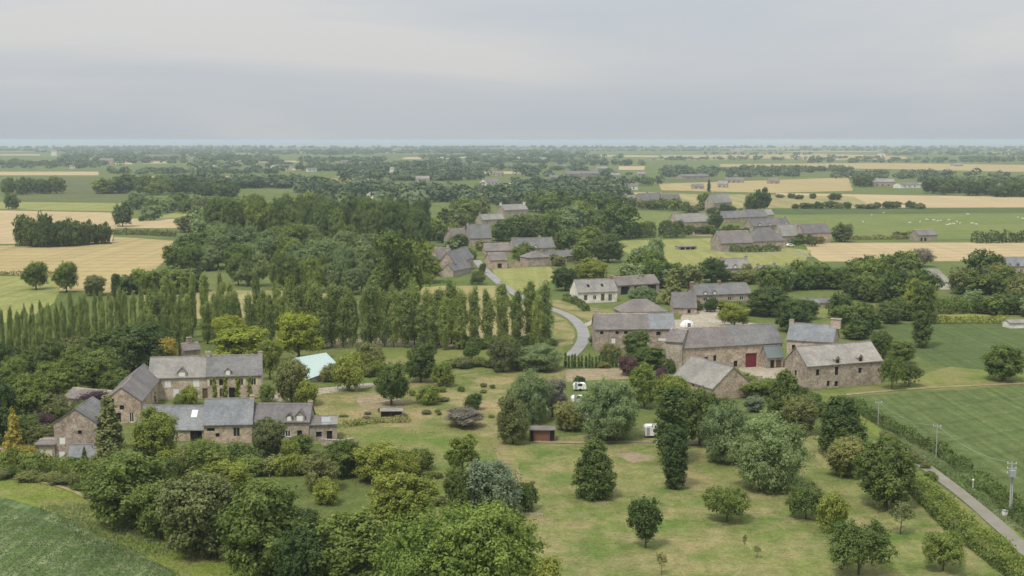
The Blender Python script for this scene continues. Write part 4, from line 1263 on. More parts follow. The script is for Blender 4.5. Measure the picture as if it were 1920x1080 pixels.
hr = random.Random(42)
for i, (x, y) in enumerate([(577, 322), (603, 316), (640, 306), (668, 338), (690, 318), (712, 300), (757, 308), (780, 341), (792, 322), (812, 300), (873, 331), (884, 372), (893, 312), (921, 330), (932, 305), (955, 345), (985, 322), (998, 352), (1012, 300),
                            (1030, 338), (1048, 316), (1085, 346), (1120, 320), (1146, 334), (1168, 356), (1196, 330), (1222, 300), (1255, 330), (1442, 345), (1492, 300), (1560, 300), (1300, 355), (1345, 352), (402, 312), (446, 305), (355, 300), (130, 316), (1790, 312), (1850, 296)]):
    pxm = mpp(at(x, y))
    w = hr.uniform(11, 19) / pxm
    e = y - hr.uniform(3.2, 4.5) / pxm
    house('small far %s house half hidden among the trees of the plain' % ('white' if i % 3 == 0 else 'grey'), (x, y), (x + w, y + hr.uniform(-.4, .3)), hr.uniform(8, 11), e, e - hr.uniform(2.5, 3.6) / pxm,
          'render' if i % 3 == 0 else 'stonepale', hr.choice(['slate', 'slatelight', 'slatebrown', 'slatepurple']), winrow([x + w * 0.25, x + w * 0.7], 1.5, 0.8, 1.6, 'd'), name='far_house', group='small far houses of the plain')


# ------------------------------------------------------------------ hedges, walls, poles, vehicles, cows
def hedge(label, pts, w, h, mat, n_per_m=26, leaf=0.2, seed=1, name='hedge', bumpy=0.35):
    rng = np.random.default_rng(seed)
    P = [at(x, y) for x, y in pts]
    O = P[0].copy()
    pos, nr = [], []
    for a, b in zip(P, P[1:]):
        L_ = (b - a).length
        n = int(L_ * n_per_m)
        t = rng.random(n)
        th = rng.uniform(-0.25, math.pi + 0.25, n)
        d = (b - a).normalized()
        nn = np.array([-d.y, d.x, 0])
        s = (t * L_ + a.length)
        loc = 1 + bumpy * (np.sin(s * 0.7) * 0.5 + np.sin(s * 1.9 + 1) * 0.3 + rng.normal(0, 0.18, n))
        base = np.array(a - O)[None] + t[:, None] * np.array(b - a)[None]
        c, sn = np.cos(th), np.sin(th)
        k = rng.uniform(0.75, 1.05, n)
        pos.append(base + nn[None] * (c * w / 2 * k * loc)[:, None] + np.array([0, 0, 1.0])[None] * (np.abs(sn) ** 0.6 * h * k * loc)[:, None])
        nr.append(nn[None] * c[:, None] + np.array([0, 0, 1.0])[None] * sn[:, None])
    pos, nr = np.concatenate(pos), np.concatenate(nr)
    pos[:, 2] = np.maximum(pos[:, 2], 0.1)
    q = leaf_quads(rng, pos, nr, leaf, 0.7)
    tint = np.clip(0.5 + 0.3 * np.sin(pos[:, 0] * 1.3 + pos[:, 1] * 0.9) + rng.normal(0, 0.2, len(pos)), 0, 1)
    o = link(name, np_mesh(name, q, len(pos), LM[mat], tint), None, O)
    return tag(o, label, 'hedge')


hedge('low dark hedge along the edge of the right crop field', [(1605, 765), (1640, 790), (1700, 822), (1760, 850), (1815, 888)], 2.4, 1.9, 'dark', 70, 0.22, 1)
hedge('clumpy hedge continuing down behind the utility pole', [(1828, 905), (1865, 925), (1905, 965), (1960, 1010)], 3.0, 2.0, 'green', 80, 0.22, 2)
hedge('wide bushy hedge between the lane and the orchard', [(1700, 905), (1745, 935), (1790, 985), (1850, 1030), (1960, 1110)], 4.0, 2.1, 'green', 170, 0.18, 3)
hedge('low dark leaved side hedge below the wide bushy hedge', [(1712, 925), (1780, 995), (1840, 1040), (1950, 1125)], 1.4, 1.3, 'dark', 70, 0.2, 4)
hedge('clipped hedge at the top of the deep green field', [(1745, 606), (1830, 606), (1890, 606)], 2.5, 2.2, 'yellowgreen', 50, 0.3, 5, bumpy=0.2)
hedge('tall dark screen hedge in front of the gardens on the right', [(1648, 590), (1745, 588), (1870, 586)], 6, 4.6, 'green', 150, 0.32, 6, bumpy=0.25)
hedge('long dark hedge across the far pasture', [(1825, 456), (1880, 455), (1990, 454)], 7, 5.5, 'dark', 40, 0.6, 7)
hedge('dark line of hedge under the pasture', [(1560, 449), (1650, 449), (1725, 448)], 3, 2.2, 'olive', 25, 0.5, 8)
hedge('clipped dark hedge block behind the round green tree', [(1167, 446), (1228, 445)], 7, 8.5, 'dark', 160, 0.5, 9, bumpy=0.12)
hedge('second dark hedge block behind the meadow', [(1238, 446), (1280, 445)], 7, 9.0, 'dark', 160, 0.5, 10, bumpy=0.12)
hedge('low hedge in front of the big village barn', [(1368, 473), (1410, 473), (1462, 471)], 4, 3.2, 'dark', 60, 0.4, 11)
hedge('hedge line at the border of the wheat field', [(0, 516), (60, 516), (104, 515)], 2.2, 1.6, 'olive', 26, 0.35, 12)
hedge('rough hedge behind the bright verge on the left', [(-20, 872), (60, 876), (130, 884), (190, 900)], 3.5, 2.4, 'green', 120, 0.24, 13)
hedge('small garden hedge beside the white house', [(1060, 562), (1085, 572), (1100, 584)], 2.2, 2.0, 'dark', 70, 0.28, 14)
hedge('low hedge in front of the dark shelter', [(640, 800), (700, 792), (770, 790)], 2.4, 1.0, 'olive', 60, 0.22, 15)
hedge('thin hedge at the foot of the dark copse', [(30, 462), (110, 461), (205, 456)], 3, 2.5, 'dark', 30, 0.5, 16)
hedge('low hedge strip left of the round trees by the wood', [(205, 440), (260, 440), (330, 444)], 3, 3.0, 'olive', 40, 0.5, 17)


def stone_wall(label, pts, h, mat='stonepale', t=0.5, name='stone_wall'):
    P = [at(x, y) for x, y in pts]
    root = empty(name, P[0], 0, label, 'wall')
    for a, b in zip(P, P[1:]):
        d = (b - a).normalized()
        n = Vector((-d.y, d.x, 0)) * t / 2
        o = P[0]
        q = [a - n - o, b - n - o, b + n - o, a + n - o]
        mb = MB()
        up = Vector((0, 0, h))
        mb.poly([q[3], q[2], q[1], q[0]])
        mb.poly([p + up for p in q])
        for k in range(4):
            mb.poly([q[k], q[(k + 1) % 4], q[(k + 1) % 4] + up, q[k] + up])
        mb.build('wall_length', M[mat], root)
        cp = MB()
        q2 = [o2 + (o2 - (a + b) / 2 + P[0]) * 0.0 for o2 in q]
        c0 = [a - n * 1.15 - o, b - n * 1.15 - o, b + n * 1.15 - o, a + n * 1.15 - o]
        u0, u1 = Vector((0, 0, h + .004)), Vector((0, 0, h + .12))
        cp.poly([p + u1 for p in c0])
        for k in range(4):
            cp.poly([c0[k] + u0, c0[(k + 1) % 4] + u0, c0[(k + 1) % 4] + u1, c0[k] + u1])
        cp.build('coping', M['stonegrey'], root)
    return root


stone_wall('pale stone terrace wall at the right end of the front cottages', [(602, 834), (640, 836), (663, 832)], 1.0)
stone_wall('long low stone wall along the courtyard behind the paddock', [(951, 503), (990, 501)], 2.4, 'stonewarm')
stone_wall('stone wall in front of the village outbuildings', [(1032, 499), (1062, 496)], 2.2, 'stone')
stone_wall('low stone wall edging the yard under the white patch', [(1385, 712), (1430, 714)], 1.0, 'stonepale')
stone_wall('low grey wall at the far left beside the golden bush', [(-20, 856), (25, 858)], 1.4, 'stonegrey')


def utility_pole(label, px, base, top, arms, transformer=False):
    P = at(px, base)
    h = z_at(P, top)
    root = empty('utility_pole', P, TR.uniform(-0.2, 0.2), label, 'utility pole')
    MB().tube([(0, 0, 0), (0, 0, h)], [0.14, 0.1] if transformer else [0.08, 0.06], 8).build('pole', M['pole'], root)
    for k in range(arms):
        a = MB()
        a.box(-0.7, 0.7, -0.06, 0.06, h - 0.35 - 0.7 * k, h - 0.23 - 0.7 * k)
        ao = a.build('cross_arm', M['metal'], root)
        for x in (-0.6, 0, 0.6):
            MB().tube([(x, 0, h - 0.23 - 0.7 * k), (x, 0, h - 0.02 - 0.7 * k)], [0.05, 0.04], 6).build('insulator', M['white'], ao)
    if transformer:
        b = MB()
        b.box(-0.42, 0.42, -0.75, -0.14, h - 2.1, h - 1.15)
        b.build('transformer', M['metal'], root)
        b = MB()
        b.box(0.13, 0.3, -0.1, 0.1, 1.0, h - 2.2)
        b.build('conduit', M['pole'], root)


utility_pole('thick utility pole with cross arms and a transformer box at the right edge', 1893, 968, 866, 3, True)
utility_pole('thin pale utility pole standing in the hedge left of the lane', 1755, 858, 796, 1)
utility_pole('thin utility pole at the top corner of the crop field', 1646, 800, 752, 1)


def wire(label, a, b, sag=1.2):
    pts = [Vector(a).lerp(Vector(b), t / 12) - Vector((0, 0, sag * 4 * (t / 12) * (1 - t / 12))) for t in range(13)]
    o = pts[0]
    m = MB().tube([p - o for p in pts], [0.018] * 13, 3).build('overhead_wire', M['pole'], None, o)
    tag(m, label, 'wire')


def top_of(px, base, top, dz=-0.1):
    P = at(px, base)
    return (P.x, P.y, z_at(P, top) + dz)


wire('overhead wire from the transformer pole to the thin pole in the hedge', top_of(1893, 968, 866), top_of(1755, 858, 796))
wire('overhead wire between the two thin poles', top_of(1755, 858, 796), top_of(1646, 800, 752))


def marker_post():
    P = at(1824, 918)
    root = empty('gas_marker_post', P, 0, 'small white capped marker post beside the lane', 'marker post')
    MB().tube([(0, 0, 0), (0, 0, 1.6)], [0.06, 0.06], 6).build('post', M['white'], root)
    MB().tube([(0, 0, 1.5), (0, 0, 1.6), (0, 0, 1.75)], [0.16, 0.16, 0.05], 8).build('cap', M['white'], root)
    MB().box(-0.2, 0.2, -0.2, 0.2, 0, 0.1).build('foot', M['white'], root)


marker_post()


def caravan(label, px, base, lm, rz, h=2.3):
    P = at(px, base)
    root = empty('caravan', P, rz, label, 'caravan')
    b = MB()
    L_, Wd, z0 = lm, 2.1, 0.45
    prof = [(-L_ / 2 + 0.1, z0), (L_ / 2 - 0.2, z0), (L_ / 2, z0 + 0.5), (L_ / 2 - 0.15, h - 0.35), (L_ / 2 - 0.5, h - 0.05), (-L_ / 2 + 0.45, h), (-L_ / 2 + 0.1, h - 0.3), (-L_ / 2, z0 + 0.6)]
    i = 0
    b.v += [(x, -Wd / 2, z) for x, z in prof] + [(x, Wd / 2, z) for x, z in prof]
    n = len(prof)
    for k in range(n):
        b.f.append((k, (k + 1) % n, n + (k + 1) % n, n + k)[::-1])
    b.f.append(tuple(range(n)))
    b.f.append(tuple(range(n, 2 * n))[::-1])
    b.build('body', M['white'], root)
    w = MB()
    w.box(-0.45, 0.5, -Wd / 2 - 0.03, -Wd / 2 + 0.02, 1.15, 1.75)
    w.build('window', M['glass'], root)
    w = MB()
    w.box(L_ / 2 - 0.09, L_ / 2 + 0.0, -0.7, 0.7, 1.25, 1.75)
    w.build('window', M['glass'], root)
    w = MB()
    w.box(-L_ / 2 + 0.35, -L_ / 2 + 0.9, -Wd / 2 - 0.02, -Wd / 2 + 0.02, 0.55, 2.0)
    w.build('door', M['metal'], root)
    for s in (-1, 1):
        MB().tube([(0.1, s * Wd / 2 - 0.09, 0.32), (0.1, s * Wd / 2 + 0.06, 0.32)], [0.32, 0.32], 12).build('wheel', M['tyre'], root)
    MB().tube([(L_ / 2 - 0.3, -0.5, 0.42), (L_ / 2 + 1.1, 0, 0.42)], [0.05, 0.05], 5).build('tow_bar', M['metal'], root)
    MB().box(-0.5, 0.1, -0.3, 0.3, h - 0.04, h + 0.12).build('roof_hatch', M['metal'], root)


caravan('white caravan parked in the grass left of the narrow columnar tree', 1227, 819, 4.0, 0.1)
caravan('white caravan half hidden under the big willow', 1084, 756, 2.8, 0.15, 1.6)
caravan('rear white caravan beyond the dark ball shaped bush', 1087, 732, 3.0, 0.0, 1.7)
caravan('small white van-like trailer behind the brown shed', 1090, 790, 3.4, 0.2, 1.9)

# white dome tent-like cover and car in the yard
def car(label, px, base, col, rz, name='parked_car'):
    P = at(px, base)
    root = empty(name, P, rz, label, 'car')
    b = MB()
    side = [(-2.1, .3), (2.1, .3), (2.15, .7), (1.2, .95), (0.6, 1.42), (-1.1, 1.45), (-1.9, 1.0), (-2.15, .85)]
    n = len(side)
    b.v += [(x, -0.85, z) for x, z in side] + [(x, 0.85, z) for x, z in side]
    for k in range(n):
        b.f.append((k, (k + 1) % n, n + (k + 1) % n, n + k)[::-1])
    b.f += [tuple(range(n)), tuple(range(n, 2 * n))[::-1]]
    b.build('body', col, root)
    g = MB()
    g.box(-1.2, 0.7, -0.87, 0.87, 0.95, 1.3)
    g.build('side_windows', M['glass'], root)
    for x in (-1.35, 1.35):
        for s in (-1, 1):
            MB().tube([(x, s * 0.72, 0.32), (x, s * 0.9, 0.32)], [0.32, 0.32], 10).build('wheel', M['tyre'], root)




def dome():
    P = at(1288, 612)
    root = empty('dome_tent', P, 0.2, 'low white domed tent in the yard behind the long barn', 'tent')
    b = MB()
    rings = [(1.0, 0.0), (0.98, 0.5), (0.82, 1.2), (0.5, 1.75), (0.12, 2.0)]
    n = 12
    for r, z in rings:
        b.v += [(2.3 * r * math.cos(2 * math.pi * k / n), 1.9 * r * math.sin(2 * math.pi * k / n), z) for k in range(n)]
    for q in range(len(rings) - 1):
        for k in range(n):
            b.f.append((q * n + k, q * n + (k + 1) % n, (q + 1) * n + (k + 1) % n, (q + 1) * n + k))
    b.f.append(tuple(range(4 * n, 5 * n)))
    b.build('canvas', M['white'], root)
    for k in range(0, n, 2):
        a = 2 * math.pi * k / n
        MB().tube([(2.34 * r * math.cos(a), 1.94 * r * math.sin(a), z + 0.03) for r, z in rings], [0.04] * 5, 4).build('rib', M['metal'], root)
    MB().box(-0.45, 0.45, -1.98, -1.8, 0, 1.3).build('doorway', M['slate'], root)


dome()
car('grey car parked under the tree behind the farm', 1408, 588, M['metal'], 1.2)
car('white car beside the far village barn', 1482, 462, M['white'], 0.3)

# brown shed
def brown_shed():
    P = at(993, 828)
    root = empty('wooden_shed', P, 0.0, 'low red brown wooden shed with a flat roof in the meadow', 'shed')
    L_ = 47 * mpp(P)
    h = 2.1
    body = MB()
    body.box(0.0, L_, 0.35, 3.0, 0, h)
    body.build('wall', M['dark'], root)
    k = 0
    x = L_ * 0.17
    while x < L_ * 0.78:
        MB().box(x, x + 0.17, 0.3, 0.345, 0.02, h - 0.05 - 0.01 * (k % 2)).build('plank', M['redwood'], root)
        x += 0.185
        k += 1
    for x in (0.05, L_ * 0.16, L_ * 0.79, L_ - 0.08):
        MB().box(x, x + 0.12, 0.12, 0.24, 0, h).build('post', M['wood'], root)
    MB().box(-0.2, L_ + 0.2, -0.15, 3.2, h + 0.003, h + 0.14).build('roof', M['slatebrown'], root)


brown_shed()


def low_shelter():
    P = at(714, 782)
    root = empty('animal_shelter', P, 0.05, 'low dark animal shelter with a slanting grey roof on dry grass', 'shelter')
    w = MB()
    w.box(0, 4.2, 1.6, 1.75, 0, 1.1); w.box(0, 0.12, 0.1, 1.6, 0, 1.1); w.box(4.08, 4.2, 0.1, 1.6, 0, 1.1)
    w.build('wall', M['wood'], root)
    for x in (0.0, 2.0, 4.1):
        MB().box(x, x + 0.1, 0, 0.1, 0, 1.15).build('post', M['wood'], root)
    r = MB()
    r.prism([(-0.3, 1.16), (1.95, 1.3), (1.95, 1.38), (-0.3, 1.24)][::-1], -0.2, 4.4)
    r.build('roof', M['slatelight'], root)


low_shelter()


def bench():
    P = at(998, 967)
    root = empty('stone_trough', P, -0.12, 'pale stone trough lying in the grass right of the silver bush', 'trough')
    t = MB()
    t.box(-1.6, 1.6, -0.25, -0.17, 0.0, 0.38); t.box(-1.6, 1.6, 0.17, 0.25, 0.0, 0.38)
    t.box(-1.6, -1.52, -0.169, 0.169, 0, 0.38); t.box(1.52, 1.6, -0.169, 0.169, 0, 0.38); t.box(-1.519, 1.519, -0.169, 0.169, 0.0, 0.1)
    t.build('basin', M['stonepale'], root)
    for x in (-1.2, 1.1):
        MB().box(x, x + 0.15, -0.3, 0.3, -0.05, 0.0).build('foot', M['stonegrey'], root)


bench()


def beehive(label, px, base):
    P = at(px, base)
    root = empty('beehive', P, TR.uniform(0, 1), label, 'beehive')
    MB().box(-0.3, 0.3, -0.3, 0.3, 0.15, 0.85).build('hive_box', M['white'], root)
    MB().box(-0.35, 0.35, -0.35, 0.35, 0.853, 0.95).build('lid', M['metal'], root)
    for x in (-0.25, 0.2):
        MB().box(x, x + 0.06, -0.25, 0.25, 0, 0.148).build('leg', M['wood'], root)


beehive('white beehive right beneath the big drooping willow', 1461, 910)
beehive('smaller white beehive left under the big drooping willow', 1443, 918)
beehive('white box standing by the foot of the transformer pole', 1884, 968)


# cows
def cow_mesh():
    me = bpy.data.meshes.new('cow')
    v = [(-0.75, 0, 1.05), (-0.2, 0, 1.0), (0.4, 0, 1.02), (0.8, 0, 1.1), (1.15, 0, 1.05), (1.5, 0, 0.75),
         (-0.78, 0.24, 0.85), (-0.72, 0.25, 0.45), (-0.78, 0.25, 0.03), (-0.78, -0.24, 0.85), (-0.72, -0.25, 0.45), (-0.78, -0.25, 0.03),
         (0.72, 0.24, 0.8), (0.74, 0.24, 0.42), (0.74, 0.24, 0.03), (0.72, -0.24, 0.8), (0.74, -0.24, 0.42), (0.74, -0.24, 0.03), (-1.05, 0, 0.95), (-1.1, 0, 0.5)]
    e = [(0, 1), (1, 2), (2, 3), (3, 4), (4, 5), (0, 6), (6, 7), (7, 8), (0, 9), (9, 10), (10, 11), (3, 12), (12, 13), (13, 14), (3, 15), (15, 16), (16, 17), (0, 18), (18, 19)]
    me.from_pydata(v, e, [])
    o = bpy.data.objects.new('cow_source', me)
    C.objects.link(o)
    md = o.modifiers.new('s', 'SKIN')
    rad = [.34, .4, .38, .34, .2, .15, .16, .09, .07, .16, .09, .07, .14, .08, .06, .14, .08, .06, .06, .04]
    for i, r in enumerate(rad):
        me.skin_vertices[0].data[i].radius = (r, r)
    me.skin_vertices[0].data[1].use_root = True
    sb = o.modifiers.new('u', 'SUBSURF')
    sb.levels = 1
    sb.render_levels = 1
    dg = bpy.context.evaluated_depsgraph_get()
    out = bpy.data.meshes.new_from_object(o.evaluated_get(dg))
    bpy.data.objects.remove(o)
    out.materials.clear()
    out.materials.append(M['cow'])
    return out


CW = cow_mesh()
crnd = random.Random(3)
cows = [(1618, 418), (1738, 414), (1751, 415), (1758, 417), (1764, 416), (1779, 415), (1781, 423), (1788, 422), (1794, 418), (1800, 421), (1776, 424), (1823, 421), (1830, 423), (1815, 404), (1635, 405), (1657, 401), (1909, 410), (1917, 412), (1706, 420), (1725, 418)]
for i, (x, y) in enumerate(cows):
    o = link('cow', CW, None, at(x, y))
    o.rotation_euler = (0, 0, crnd.uniform(0, 6.28))
    if i == 0:
        tag(o, 'pale cow grazing alone left of the herd in the far pasture', 'cow', 'cows grazing in the far pasture')
    else:
        tag(o, 'small pale cow grazing with the herd in the far green pasture', 'cow', 'cows grazing in the far pasture')


# ------------------------------------------------------------------ trees one by one (picture column, foot row, top row, width)
# orchard and garden on the right
T('ovate', 1114, 934, 822, 88, 'dense dark green tree standing alone in the meadow below the brown shed')
T('column', 1265, 916, 800, 50, 'narrow green tree with pointed foot beside the white caravan')
T('column', 1258, 870, 722, 62, 'tall yellowish columnar tree behind the narrow green tree')
T('wedge', 1211, 1028, 934, 80, 'wedge shaped fruit tree in the lower middle of the orchard')
T('fruit', 1363, 977, 914, 78, 'flat topped fruit tree on a short stem in mid orchard')
T('willow', 1366, 868, 748, 92, 'left of the two big pale willows')
T('willow', 1441, 918, 778, 126, 'largest pale drooping willow above the orchard')
T('fruitdark', 1511, 972, 909, 74, 'dark low fruit tree right of the largest willow')
T('bushyellow', 1562, 998, 930, 58, 'yellowish bushy tree touching the dark low fruit tree')
T('fruit', 1610, 1078, 982, 110, 'biggest round fruit tree at the bottom of the orchard')
T('young', 1689, 1002, 940, 52, 'thin young tree in front of the great dark tree')
T('fruit', 1768, 1070, 996, 78, 'round fruit tree nearest the bottom right corner')
T('dark', 1660, 952, 824, 114, 'great dark round tree beside the lane')
T('olive', 1590, 893, 818, 82, 'grey olive tree left of the great dark tree')
T('ovate', 1576, 850, 741, 96, 'dark green tree at the corner of the crop field')
T('ovate', 1470, 795, 694, 78, 'pointed green tree in front of the pale roofed barn')
T('olive', 1500, 815, 740, 62, 'olive green tree under the pale roofed barn')
T('young', 1240, 1078, 1034, 22, 'spindly sapling below the wedge shaped fruit tree')
T('young', 1396, 1032, 1002, 9, 'tiny bare sapling in the open grass')
T('young', 1419, 1047, 1022, 17, 'tiny sapling with a few leaves in the open grass')
T('yellowgreen', 1262, 800, 708, 76, 'yellow tinged round tree before the front barn')
T('dark', 1312, 835, 724, 74, 'dark tree between the yellow tinged tree and the willows')
T('willow', 1142, 824, 711, 102, 'wide willow with a forked trunk right of the caravans')
T('willow', 993, 792, 690, 74, 'tall willow left of the grey brown bush')
T('greybrown', 1036, 782, 706, 50, 'dull grey brown bush between two willows')
T('olive', 962, 832, 745, 62, 'dark olive bush at the meadow corner left of the brown shed')
T('olive', 1068, 806, 752, 62, 'low olive bush above the brown shed')
T('broad', 1208, 765, 684, 58, 'fresh green round tree behind the wide willow')
T('willow', 1010, 694, 645, 78, 'round pale willow at the end of the poplars')
T('bushdark', 1087, 724, 705, 20, 'small dark ball shaped bush on the sandy plot')
T('purple', 1178, 704, 668, 40, 'dark purple shrub at the end of the little cypresses')
T('dark', 1194, 668, 621, 52, 'dark dome shaped tree against the stone farmhouse')
T('broad', 1215, 690, 652, 70, 'flat spreading green tree below the stone farmhouse')
T('olive', 1146, 678, 642, 34, 'olive tree in front of the farmhouse door')
T('silver', 1414, 772, 742, 38, 'pale flowering shrub below the courtyard wall')
T('bushdark', 1257, 700, 674, 20, 'small dark bush at the foot of the pale gable')
T('purple', 1238, 722, 690, 24, 'small red brown shrub left of the front barn')
T('broad', 1424, 748, 712, 60, 'bushy green tree between the front barn and the courtyard')
T('olive', 943, 697, 630, 52, 'dark olive tree at the foot of the last poplars')
T('broad', 885, 673, 640, 32, 'small green tree on the bright grass')
T('broad', 734, 760, 676, 62, 'leaning green tree right of the sandy track')
T('dark', 789, 716, 642, 60, 'dark spreading tree on the bright grass')
T('bush', 831, 725, 680, 42, 'small dark green tree beside the spreading one')
T('bushyellow', 656, 732, 664, 58, 'yellow green tree right of the turquoise roof')
T('bush', 802, 757, 724, 44, 'low green bush in the dry grass')
T('olive', 692, 690, 645, 60, 'olive tree at the edge of the poplars')
T('olive', 617, 716, 682, 34, 'soft olive bush before the turquoise roof')
T('bushdark', 888, 768, 738, 32, 'low dark bush in the dry middle field')
T('greybrown', 872, 800, 765, 70, 'flattened grey thicket in the middle field')
T('olive', 547, 758, 668, 56, 'ragged tree in front of the turquoise roof')
T('bushyellow', 575, 760, 716, 50, 'yellow green bush at the sandy track')
T('lime', 560, 676, 588, 84, 'bright yellow green tree behind the turquoise roof')
T('lime', 455, 686, 616, 118, 'wide lime green tree behind the manor roof')
T('lime', 430, 655, 588, 60, 'pointed lime green tree behind the wide one')
T('yellowgreen', 506, 712, 640, 46, 'yellow green tree at the right gable of the manor')
T('bush', 500, 752, 722, 30, 'dark green bush at the manor corner')
# left hamlet
T('cone', 28, 866, 766, 42, 'tall golden conifer at the left edge')
T('gold', 48, 866, 838, 54, 'low golden bush at the foot of the golden conifer')
T('conifergreen', 206, 866, 742, 66, 'loose dark conifer between the grey house and the barn')
T('conifer', 159, 876, 838, 15, 'small pointed dark conifer before the pale blue lean-to')
T('yellowgreen', 290, 872, 768, 86, 'yellow green tree covering the low front cottage')
T('purple', 84, 808, 776, 46, 'dark red shrub above the garage')
T('purple', 172, 776, 736, 56, 'purple leaved tree beside the barn gable')
T('gold', 311, 678, 636, 40, 'golden tree top behind the manor roof')
T('dark', -8, 830, 705, 90, 'big dark tree cut by the left edge')
T('broad', 48, 790, 700, 70, 'green tree behind the golden conifer')
T('olive', 100, 790, 740, 60, 'olive tree above the grey house')
T('broad', 108, 745, 676, 76, 'round green tree left of the low wing')
T('broad', 175, 735, 650, 90, 'green tree behind the low wing')
T('dark', 250, 700, 604, 112, 'large dark tree behind the gabled barn')
T('broad', 205, 700, 618, 80, 'mid green tree beside the large dark one')
T('dark', 300, 672, 612, 66, 'dark tree behind the golden tree top')
T('broad', 25, 755, 668, 64, 'green tree at the foot of the plantation')
T('broad', 140, 700, 650, 60, 'broad green tree before the slender poplars')
T('cypress', 281, 760, 722, 28, 'clipped green cone at the left corner of the manor')
for i, x in enumerate((403, 423, 446, 468)):
    T('climber', x, 750, 708, 10, 'narrow green climber trained up the front of the manor house', 'trained climbers on the manor front')
T('bushyellow', 355, 760, 728, 36, 'small garden bush before the manor front')
T('bush', 335, 764, 738, 22, 'low shrub left of the small garden bush')
T('olive', 505, 858, 782, 66, 'grey green tree in front of the purple roofed cottage')
T('bushdark', 562, 852, 816, 56, 'dark bush under the white dormer window')
T('bush', 60, 890, 862, 44, 'low bush before the garage')
T('bush', 135, 752, 738, 40, 'bushy shrub in front of the low wing')
T('bushdark', 150, 790, 752, 50, 'dark bush beside the purple leaved tree')
# thicket at the bottom
T('walnut', 858, 1190, 946, 262, 'huge light green tree filling the bottom centre')
T('silver', 926, 968, 858, 104, 'rounded silver green tree above the huge light green one')
T('yellowgreen', 756, 1000, 884, 116, 'yellow green tree with reddish tips in the thicket')
T('open', 868, 900, 816, 66, 'ragged green tree at the edge of the red earth slope')
T('dark', 860, 968, 872, 52, 'dark tree pressed against the silver green one')
T('broad', 490, 1092, 905, 150, 'large dark tree in the middle of the bottom thicket')
T('olive', 376, 1040, 886, 140, 'dull olive tree above the end of the verge')
T('broad', 240, 985, 850, 152, 'broad mid green tree at the left of the thicket')
T('broad', 655, 1120, 966, 150, 'green tree left of the huge light green one')
T('dark', 570, 1130, 985, 110, 'dark tree at the bottom edge of the thicket')
T('yellowgreen', 710, 905, 830, 90, 'bright green bushy tree in the middle of the thicket')
T('broad', 640, 892, 826, 80, 'round green tree below the terrace wall')
T('olive', 600, 920, 850, 70, 'olive tree below the cottages')
T('yellowgreen', 420, 940, 866, 96, 'light green tree under the front cottages')
T('broad', 390, 890, 826, 84, 'green tree before the low front cottage')
T('bushdark', 450, 880, 834, 70, 'dark green bush under the stone cottage')
T('bushyellow', 322, 888, 846, 60, 'yellow flowered bush in the left thicket')
T('bushyellow', 610, 945, 905, 50, 'small yellowish bush in the thicket clearing')
T('broad', 300, 1010, 905, 90, 'leafy green tree between two broad ones in the thicket')
T('bushyellow', 1010, 1105, 1046, 80, 'yellowish bush at the right foot of the huge tree')
T('bush', 986, 958, 905, 44, 'low dark bush right of the silver green tree')
T('broad', 760, 1095, 1000, 80, 'shaded green tree left beneath the huge one')
rows(['bush', 'bushdark', 'busholive', 'bushyellow'], [(190, 905), (330, 900), (520, 880), (700, 880), (800, 880)], 34, (22, 44), (34, 60), 'low bush in the dense thicket below the hamlet', 'bushes of the bottom thicket', 11, 14, 14, 5)
rows(['bush', 'bushdark', 'busholive'], [(230, 960), (330, 1010), (440, 1045), (560, 1080), (680, 1090)], 26, (28, 52), (40, 70), 'low bush in the dense thicket below the hamlet', 'bushes of the bottom thicket', 12, 16, 14, 5)
rows(['bush', 'bushdark', 'bushyellow'], [(460, 985), (560, 1000), (700, 1040), (740, 1010)], 16, (20, 44), (34, 60), 'low bush in the dense thicket below the hamlet', 'bushes of the bottom thicket', 13, 24, 20, 5)
rows(['bush', 'busholive'], [(0, 895), (60, 898), (150, 915), (210, 945)], 14, (10, 24), (24, 40), 'small bush along the rim of the verge', 'bushes along the verge', 14, 10, 5, 3)
rows(['busholive', 'bush', 'greybrown'], [(610, 790), (720, 775), (830, 770), (930, 790)], 12, (4, 9), (10, 20), 'scrubby clump in the rough middle field', 'clumps in the rough middle field', 16, 16, 10, 2)
rows(['busholive', 'bush', 'bushyellow'], [(760, 735), (860, 745), (950, 720)], 8, (5, 11), (10, 22), 'scrubby clump in the rough middle field', 'clumps in the rough middle field', 17, 16, 10, 2)
rows(['busholive', 'bush'], [(720, 850), (800, 900), (830, 960)], 9, (8, 20), (18, 34), 'rough bush on the meadow edge by the thicket', 'bushes on the meadow edge', 18, 16, 14, 2)
# row of small cypresses
rows(['cypress'], [(1056, 690), (1166, 689)], 17, (22, 28), 7, 'little dark cypress in the clipped row beside the sandy plot', 'row of little cypresses', 15, 1, 0.6, 2)
# ---------------- poplars
PG = 'tall poplars in the long belt'
PL = 'tall narrow poplar in the long belt crossing the middle'
def stand(xs, base, h, w, label, group, seed, slope=0.0, jt=5):
    rnd = random.Random(seed)
    for x in xs:
        xx, yy = x + rnd.uniform(-1.5, 1.5), base + slope * (x - xs[0]) + rnd.uniform(-2, 2)
        P = at(xx, yy)
        k = min(2, int(3 * (x - xs[0] + 1) / (xs[-1] - xs[0] + 2))) if xs[-1] > xs[0] else 1
        tree_world('poplar', P, z_at(P, yy - rnd.uniform(*h) + rnd.uniform(-jt, jt)), rnd.uniform(*w) * mpp(P), label + ', ' + ('left end', 'centre', 'right end')[k], group, rnd)


